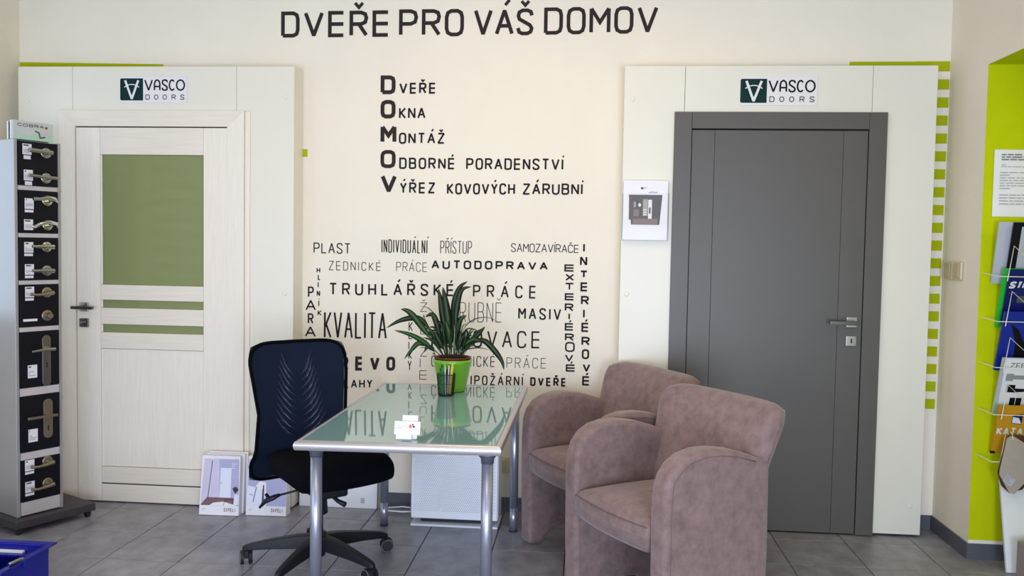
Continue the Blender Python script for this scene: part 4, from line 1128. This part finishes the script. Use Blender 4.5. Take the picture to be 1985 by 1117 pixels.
# ------------------------------------------------------------------ carrier bags with printed interiors
def bag(label, x, y, rz_, W_, H_, T_, pic, lean=6):
    t = thing('paper_bag', label, 'bag', (x, y, 0), rz_, 'printed paper carrier bags by the pale door')
    L = Matrix.Rotation(math.radians(-lean), 4, 'X')
    body = MB(L); tp = T_*.55
    body.add([(0, 0, .002), (W_, 0, .002), (W_, T_, .002), (0, T_, .002), (.004, T_*.15, H_), (W_-.004, T_*.15, H_), (W_-.004, T_*.15+tp, H_), (.004, T_*.15+tp, H_)],
             [(0, 3, 2, 1), (0, 1, 5, 4), (1, 2, 6, 5), (2, 3, 7, 6), (3, 0, 4, 7), (4, 5, 6, 7)])
    b = body.build('bag_body', M['paper'], t, bevel=.001)
    if pic is None: return t
    def f(u, v, e=.0008):
        return tuple(L @ Vector((.004*v+u*(W_-.008*v), T_*.15*v-e, .002+v*(H_-.002))))
    p = MB()
    def poly(pts, mi, e): p.add([f(a, c, e) for a, c in pts], [tuple(range(len(pts)))], mi)
    mats = [M['lilac'], M['lilac2'], M['pale'], M['woodprint'], M['plum'], M['paper'], M['grey'], M['black'], M['red']]
    if pic == 1:
        poly([(.03, .165), (.99, .165), (.97, .95), (.06, .95)], 0, .0006)
        poly([(.50, .30), (.99, .30), (.97, .95), (.45, .95)], 1, .0009)
        poly([(.50, .30), (.78, .30), (.78, .80), (.50, .80)], 2, .0012)
        poly([(.05, .165), (.99, .165), (.99, .30), (.20, .30)], 3, .0014)
        poly([(.20, .30), (.215, .30), (.28, .92), (.265, .92)], 4, .0016)
        poly([(.03, .165), (.05, .165), (.215, .31), (.20, .31)], 4, .0016)
        poly([(.25, .165), (.35, .21), (.60, .235), (.80, .20), (.99, .165)], 5, .0018)
        poly([(.86, .18), (.99, .18), (.99, .36), (.88, .36)], 2, .0020)
        for k in range(9):
            a = -.9+k*.25
            stroke(p, [(.90, .38), (.90+.09*math.sin(a), .38+.10*math.cos(a)*.8+.03)], .014, lambda u, v: f(u, v, .0022), 4)
        stroke(p, [(.615, .17), (.64, .26), (.84, .28), (.84, .20)], .010, lambda u, v: f(u, v, .0024), 4)
        stroke(p, [(.50, .545), (.56, .545)], .008, lambda u, v: f(u, v, .0024), 6)
        bars(p, .78, .93, .77, .88, 3, lambda u, v: f(u, v, .0024), 5, .4)
    else:
        poly([(.02, .165), (.99, .165), (.99, .95), (.02, .95)], 1, .0006)
        poly([(.02, .165), (.38, .165), (.38, .46), (.02, .50)], 2, .0010)
        poly([(.22, .50), (.33, .58), (.48, .56), (.50, .165), (.45, .165), (.44, .46), (.30, .44)], 5, .0014)
        stroke(p, [(.24, .48), (.17, .23)], .016, lambda u, v: f(u, v, .0018), 4)
        stroke(p, [(.42, .52), (.41, .165)], .03, lambda u, v: f(u, v, .0018), 4)
        stroke(p, [(.07, .36), (.16, .34)], .02, lambda u, v: f(u, v, .0018), 1)
    # name at the foot of the bag
    for ch, a, c, mi in (('S', .625, .665, 7), ('a', .685, .705, 8), ('P', .735, .77, 7), ('E', .79, .825, 7), ('L', .845, .875, 7), ('I', .905, .905, 7)):
        glyph(p, ch, a-(.004 if a == c else 0), c+(.004 if a == c else 0), lambda q: .065, lambda q: .062, .0085, lambda u, v: f(u, v, .0012), mi)
    bars(p, .07, .19, .07, .11, 3, lambda u, v: f(u, v, .0012), 1, .35)
    p.build('print', mats, b)
    for a in (.40, .88):
        MB().tube([f(a-.02, .935, .003), f(a, .965, .004), f(a-.12*(1 if a < .5 else .0)-.02, 1.01, .003)], .0016, 5).build('ribbon_handle', M['paper'], t)
    MB().tube([f(.22, 1.0, -.02), f(.25, 1.015, -.02), f(.38, 1.015, -.02), f(.40, 1.0, -.02)], .0014, 5).build('cord_handle', M['paper'], t)
    MB().tube([f(.55, 1.0, -.02), f(.58, 1.015, -.02), f(.82, 1.018, -.02), f(.86, 1.0, -.02)], .0014, 5).build('cord_handle', M['paper'], t)
    return t
bag('printed paper bag with a white door picture, left of the office chair', -1.940, -.292, math.radians(1), .207, .300, .040, 1)
bag('plain-sided paper bag pressed just behind the bag with the white door picture', -1.936, -.247, math.radians(1), .209, .303, .028, None)
bag('rearmost thin paper bag leaning against the pale woodgrain door', -1.931, -.214, math.radians(1), .211, .306, .020, None, 4)
bag('printed paper bag with a chair leg picture, half hidden behind the office chair', -1.704, -.268, math.radians(1.5), .209, .300, .070, 2, 4)

# white boards leaning on the wall behind the chair
wbp = thing('leaning_print', 'white printed sheet leaning on the wall behind the office chair', 'poster', (-1.492, -.072, 0))
Lw = Matrix.Rotation(math.radians(-5), 4, 'X')
MB(Lw).box(0, .418, 0, .010, .001, .46).build('panel_sheet', M['white'], wbp, bevel=.001)
fw_ = lambda a, b: tuple(Lw @ Vector((a, -.0007, b)))
q_ = MB()
for k in range(3): q_.add([fw_(.332, .030+k*.009), fw_(.352, .030+k*.009), fw_(.352, .036+k*.009), fw_(.332, .036+k*.009)], [(0, 1, 2, 3)])
q_.build('print', M['grey'], wbp)
tag(MB(Matrix.Translation((-1.074, -.060, 0)) @ Lw).box(0, .016, 0, .012, .001, .45).build('cardboard_edge', M['greybox'], None), 'thin beige board edge standing behind the white printed panel', 'board')

# ------------------------------------------------------------------ air purifier under the desk
ap = thing('air_purifier', 'white perforated air purifier standing under the desk', 'air purifier', (-.630, -.285, 0))
body = MB(); body.box(-.220, .220, 0, .16, .030, .54)
body.build('housing', M['white'], ap, bevel=.012, seg=3)
MB().box(-.214, .214, -.006, -.0005, .036, .532).build('perforated_front', M['perf'], ap, bevel=.002)
MB().box(-.216, .220, -.028, .175, 0, .012).build('foot_plate', M['white'], ap, bevel=.005)
MB().box(-.17, .17, .02, .14, .0125, .0295).build('plinth', M['plastic'], ap)
cb = [(-.852, -.10, .022), (-.93, -.09, .026), (-1.0, -.105, .022), (-1.018, -.135, .020), (-.99, -.155, .022), (-.92, -.15, .018), (-.855, -.155, .024)]
tag(MB().tube(cb, .0055, 8, flat=.6).build('white_cable', M['white'], None, smooth=True), 'loop of white cable sticking out left of the air purifier', 'cable')

# ------------------------------------------------------------------ sockets and switches
def socket(name, label, x, z, w_=.078, h_=.082):
    t = thing(name, label, 'socket', (x, -.0005, z))
    MB().box(0, w_, -.012, 0, 0, h_).build('cover_plate', M['cream'], t, bevel=.005)
    MB().box(.014, w_-.014, -.0165, -.0122, .014, h_-.014).build('rocker', M['cream_rocker'], t, bevel=.004)
socket('wall_socket', 'cream wall socket right beside the desk leg under the desk', -.461, .206)
socket('wall_socket', 'cream wall socket mostly hidden by the front desk leg', -.545, .206)
sw = thing('light_switch', 'cream double light switch on the side wall by the corner', 'switch', (XR-.0005, -.052, 1.268))
for k in range(2):
    y1_ = -k*.098
    cp = MB().box(-.013, 0, y1_-.094, y1_, 0, .086).build('cover_plate', M['cream'], sw, bevel=.006)
    MB().box(-.018, -.0132, y1_-.078, y1_-.014, .012, .076).build('rocker', M['cream_rocker'], cp, bevel=.003)

# ------------------------------------------------------------------ brochure holder on the right partition
bh = thing('brochure_holder', 'clear wall brochure holder beside the grey door', 'brochure holder', (.165, -.1405, 1.430))
MB().box(0, .232, -.003, 0, 0, .29).build('back_plate', M['acrylic'], bh)
MB().box(0, .232, -.032, -.029, .002, .235).build('front_plate', M['acrylic'], bh)
MB().box(0, .232, -.0288, -.0032, 0, .003).build('bottom', M['acrylic'], bh)
MB().box(0, .003, -.0288, -.0032, .0035, .235).build('side', M['acrylic'], bh); MB().box(.229, .232, -.0288, -.0032, .0035, .235).build('side', M['acrylic'], bh)
br = thing('brochure', 'white brochure with a dark room picture in the clear wall holder', 'brochure', (.172, -.1660, 1.4345))
MB().box(0, .216, 0, .018, 0, .292).build('pages', M['paper'], br)
p = MB(); f6 = lambda e: (lambda a, b: (a, -e, b))
def pq(x0, x1, z0, z1, mi, e): p.add([f6(e)(x0, z0), f6(e)(x1, z0), f6(e)(x1, z1), f6(e)(x0, z1)], [(0, 1, 2, 3)], mi)
p.add([f6(.0004)(*q) for q in ((.040, .075), (.178, .075), (.190, .222), (.026, .222))], [(0, 1, 2, 3)], 0)
pq(.048, .168, .077, .105, 1, .0006); pq(.028, .045, .10, .222, 2, .0006); pq(.050, .078, .115, .150, 1, .0008)
pq(.050, .062, .160, .188, 3, .0008); pq(.096, .120, .118, .200, 4, .0008); pq(.122, .140, .105, .198, 5, .0010); pq(.126, .134, .13, .16, 0, .0012)
p.add([f6(.0009)(.080+.007*math.cos(a), .172+.009*math.sin(a)) for a in [2*PI*k/12 for k in range(12)]], [tuple(range(12))], 5)
for k in range(3): pq(.098, .114, .122+k*.012, .127+k*.012, 5, .0012)
pq(.085, .096, .249, .259, 0, .0006)
bars(p, .099, .118, .249, .259, 2, f6(.0006), 3, .5)
stroke(p, [(.122, .231), (.130, .236), (.134, .231), (.141, .239), (.146, .232), (.152, .236), (.156, .231), (.163, .236), (.167, .232)], .0022, f6(.0006), 6)
p.build('print', [M['plum'], M['woodprint'], M['darkwood'], M['grey'], M['mdf'], M['paper'], M['indigo']], br)

# ------------------------------------------------------------------ wall rack with catalogues in the green recess
rk = thing('catalogue_rack', 'white wire catalogue rack hanging on the lime green recess wall', 'rack', (0, 0, 0))
for x in (1.905, 2.02):
    MB().tube([(x, -.4125, .50), (x, -.4125, 1.535)], .002, 6).build('upright_wire', M['wire'], rk)
for zt_ in (1.300, 1.102, .899, .690, .480):
    MB().tube([(1.776, -.4135, zt_+.008), (1.800, -.515, zt_-.004), (2.09, -.515, zt_-.004), (2.115, -.4135, zt_+.008)], .0022, 6).build('tier_wire', M['wire'], rk)
    MB().tube([(1.833, -.517, zt_-.024), (1.853, -.521, zt_+.130), (1.975, -.521, zt_+.02), (2.05, -.519, zt_+.130), (2.07, -.517, zt_-.024)], .0022, 6).build('tier_brace', M['wire'], rk)
def cat(name, label, zb, zt_, xl, m, th=.008, w_=.21, yb=-.432, yt=-.500, catg='catalogue', edge=None):
    t = thing(name, label, catg, (xl, yb, zb))
    dy = yt-yb; H_ = zt_-zb
    def P(a, b, d): return (a, dy*b/H_+d, b)
    mb = MB(); mb.prism([(0, 0), (w_, 0), (w_, H_), (0, H_)], P, 0, th); mb.build('cover', M[m], t)
    if edge: MB().prism([(-.012, -.004), (-.0005, -.004), (-.0005, H_-.002), (-.012, H_-.002)], P, 0, th).build('edge', M[edge], t)
    return t, (lambda e: (lambda a, b: P(a, b, -e))), H_
cat('catalogue', 'pale grey folder behind the black one, topmost pocket of the rack', 1.262, 1.536, 1.806, 'silvergrey', .010, .2, -.428, -.480)
t, f, H_ = cat('catalogue', 'black catalogue in the topmost pocket of the rack', 1.285, 1.534, 1.858, 'sampleblack', .008, .16, -.445, -.503)
q = MB(); q.add([f(.0004)(*c) for c in ((.035, .01), (.10, .01), (.10, .23), (.035, .23))], [(0, 1, 2, 3)]); q.build('print', M['silvergrey'], t)
cat('folder', 'lime green folder edge in the second pocket of the rack', 1.066, 1.332, 1.832, 'lime', .006, .2, -.424, -.482, 'folder')
t, f, H_ = cat('catalogue', 'navy catalogue with white lettering, second pocket of the rack', 1.085, 1.328, 1.848, 'navy', .008, .2, -.440, -.506)
q = MB()
sh = lambda e: (lambda a, b: f(e)(a+(b-.165)*.25, b))
for ch, a, b_ in (('S', .006, .034), ('T', .038, .058), ('I', .066, .066), ('H', .074, .094), ('L', .1, .118)):
    glyph(q, ch, a-(.004 if a == b_ else 0), b_+(.004 if a == b_ else 0), lambda z: .158, lambda z: .032, .0085, sh(.0005))
q.build('lettering', M['signwhite'], t)
q = MB(); bars(q, .012, .05, .130, .142, 2, f(.0005)); q.add([f(.0005)(*c) for c in ((.05, .095), (.09, .095), (.09, .125), (.05, .125))], [(0, 1, 2, 3)]); q.build('print', M['collar'], t)
t, f, H_ = cat('folder', 'royal blue folder with a black shape, middle pocket of the rack', .872, 1.143, 1.834, 'royal', .012, .21, -.430, -.508, 'folder')
q = MB(); q.add([f(.0005)(*c) for c in ((.035, .215), (.07, .19), (.12, .10), (.12, .02), (.07, .02), (.068, .13))], [tuple(range(6))]); q.build('print', M['sampleblack'], t)
t, f, H_ = cat('catalogue', 'white catalogue with door handle pictures, fourth pocket of the rack', .674, .940, 1.833, 'silvergrey', .010, .21, -.430, -.510)
q = MB()
q.add([f(.0004)(*c) for c in ((.002, .0), (.208, .0), (.208, .09), (.002, .09))], [(0, 1, 2, 3)], 3)
q.add([f(.0005)(*c) for c in ((.016, .045), (.205, .045), (.205, .262), (.016, .262))], [(0, 1, 2, 3)], 0)
for ch, a, b_ in (('Z', .036, .056), ('E', .061, .078), ('B', .083, .100), ('R', .105, .122), ('A', .127, .146)):
    glyph(q, ch, a, b_, lambda z: .218, lambda z: .024, .0026, f(.0008), 1)
q.add([f(.0008)(*c) for c in ((.028, .158), (.060, .158), (.060, .166), (.14, .166), (.14, .185), (.060, .185), (.060, .192), (.028, .192))], [tuple(range(8))], 2)
q.add([f(.0008)(*c) for c in ((.040, .105), (.075, .105), (.14, .112), (.14, .122), (.075, .124), (.075, .140), (.040, .140))], [tuple(range(7))], 1)
q.add([f(.0008)(*c) for c in ((.062, .045), (.085, .045), (.085, .08), (.062, .08))], [(0, 1, 2, 3)], 1)
q.add([f(.0008)(*c) for c in ((.088, .045), (.112, .045), (.112, .08), (.088, .08))], [(0, 1, 2, 3)], 1)
q.build('print', [M['paper'], M['black'], M['grey'], M['palegreen']], t)
t, f, H_ = cat('catalogue', 'thick ochre catalogue with white lettering, lowest pocket of the rack', .500, .726, 1.829, 'yellow', .016, .21, -.445, -.508)
q = MB(); q.add([f(.0005)(*c) for c in ((.062, .145), (.105, .14), (.105, .190), (.062, .185))], [(0, 1, 2, 3)], 1)
q.add([f(.0008)(*c) for c in ((.064, .147), (.104, .143), (.09, .17), (.064, .175))], [(0, 1, 2, 3)], 2)
for ch, a, b_ in (('K', .006, .030), ('A', .034, .060), ('T', .064, .088), ('A', .092, .118), ('L', .123, .143), ('O', .148, .172), ('G', .177, .201)):
    glyph(q, ch, a, b_, lambda z: .088, lambda z: .036, .0075, f(.0008), 0)
q.build('lettering', [M['signwhite'], M['navy'], M['paper']], t)
MB().box(-.006, .012, -.010, .0, .0, .010).build('binding_band', M['black'], t)
# laminate samples hanging on the rack
def sample(label, pts, y, m, th=.006):
    o = MB().prism(pts, lambda a, b, d: (a, d, b), y, y-th).build('laminate_sample', M[m], None, bevel=.001)
    return tag(o, label, 'sample')
sample('dark brown laminate sample hanging behind the grey beige one', [(1.86, .60), (1.835, .50), (1.822, .43), (1.84, .375), (1.875, .342), (1.93, .36), (2.0, .48), (1.93, .60)], -.524, 'darkwood', .005)
ls = sample('grey beige laminate sample with white label hanging at the foot of the rack', [(1.852, .585), (1.866, .598), (1.884, .595), (1.98, .535), (2.02, .49), (1.985, .455), (1.893, .340), (1.870, .347), (1.826, .425), (1.828, .448)], -.532, 'mdf', .005)
q = MB(); L2 = lambda a, b: (1.866+a*.82+b*.57, -.5385, .392+b*.82-a*.57)
q.add([L2(-.026, -.010), L2(.018, -.010), L2(.018, .026), L2(-.026, .026)], [(0, 1, 2, 3)], 0)
bars(q, -.022, .012, -.004, .022, 4, lambda a, b: tuple(Vector(L2(a, b))+Vector((0, -.0005, 0))), 1, .5)
q.build('label', [M['silvergrey'], M['grey']], ls)
q = MB(); q.tube([(1.875, -.5385, .583), (1.875, -.534, .602), (1.875, -.518, .612)], .0018, 5); q.build('hanging_loop', M['wire'], ls)
# notice on the green wall
nt_ = thing('notice_sheet', 'white printed notice in a crinkled sleeve on the lime green wall', 'notice', (1.802, -.411, 1.562))
ns = MB()
def nf(a, b):
    x = a*.22; z = b*.298
    return (x, -.003-.0016*math.sin(a*9)*math.sin(b*7+a*3), z)
ns.grid(nf, 14, 16); ns.build('sheet', M['paper'], nt_, smooth=True)
q = MB(); nfn = lambda a, b: (a, -.0065, b)
bars(q, .030, .200, .245, .278, 3, nfn, 0, .42, 3); bars(q, .030, .190, .215, .232, 2, nfn, 1, .3, 4); bars(q, .026, .205, .115, .198, 7, nfn, 1, .26, 5); bars(q, .026, .200, .045, .098, 4, nfn, 1, .26, 6)
q.build('print', [M['collar'], M['grey']], nt_)
q = MB()
def nf2(a, b): return (a*.226-.003, -.0085-.0022*math.sin(a*11+b*5)*math.cos(b*13), b*.304-.003)
q.grid(nf2, 18, 22); q.build('plastic_sleeve', M['acrylic'], nt_, smooth=True)
# leaning white board and carton at the bottom right
Lb = Matrix.Translation((1.858, -.575, 0)) @ Matrix.Rotation(math.radians(-14), 4, 'X')
lbd = thing('white_board', 'white laminated board leaning against the lime green wall', 'board')
MB(Lb).box(0, .60, 0, .016, .002, .405).build('sheet', M['white'], lbd, bevel=.001)
MB(Lb).box(.0, .60, .0165, .0185, .002, .407).build('backing', M['collar'], lbd)
gb = thing('grey_carton', 'grey carton on the floor in front of the leaning white board', 'box', (1.868, -.80, 0))
MB().box(0, .30, 0, .17, 0, .165).build('carton_body', M['greybox'], gb, bevel=.002)
MB().add([(0, 0, .166), (.3, 0, .166), (.3, .083, .167), (0, .083, .167)], [(0, 1, 2, 3)]).build('carton_flap', M['greybox'], gb)
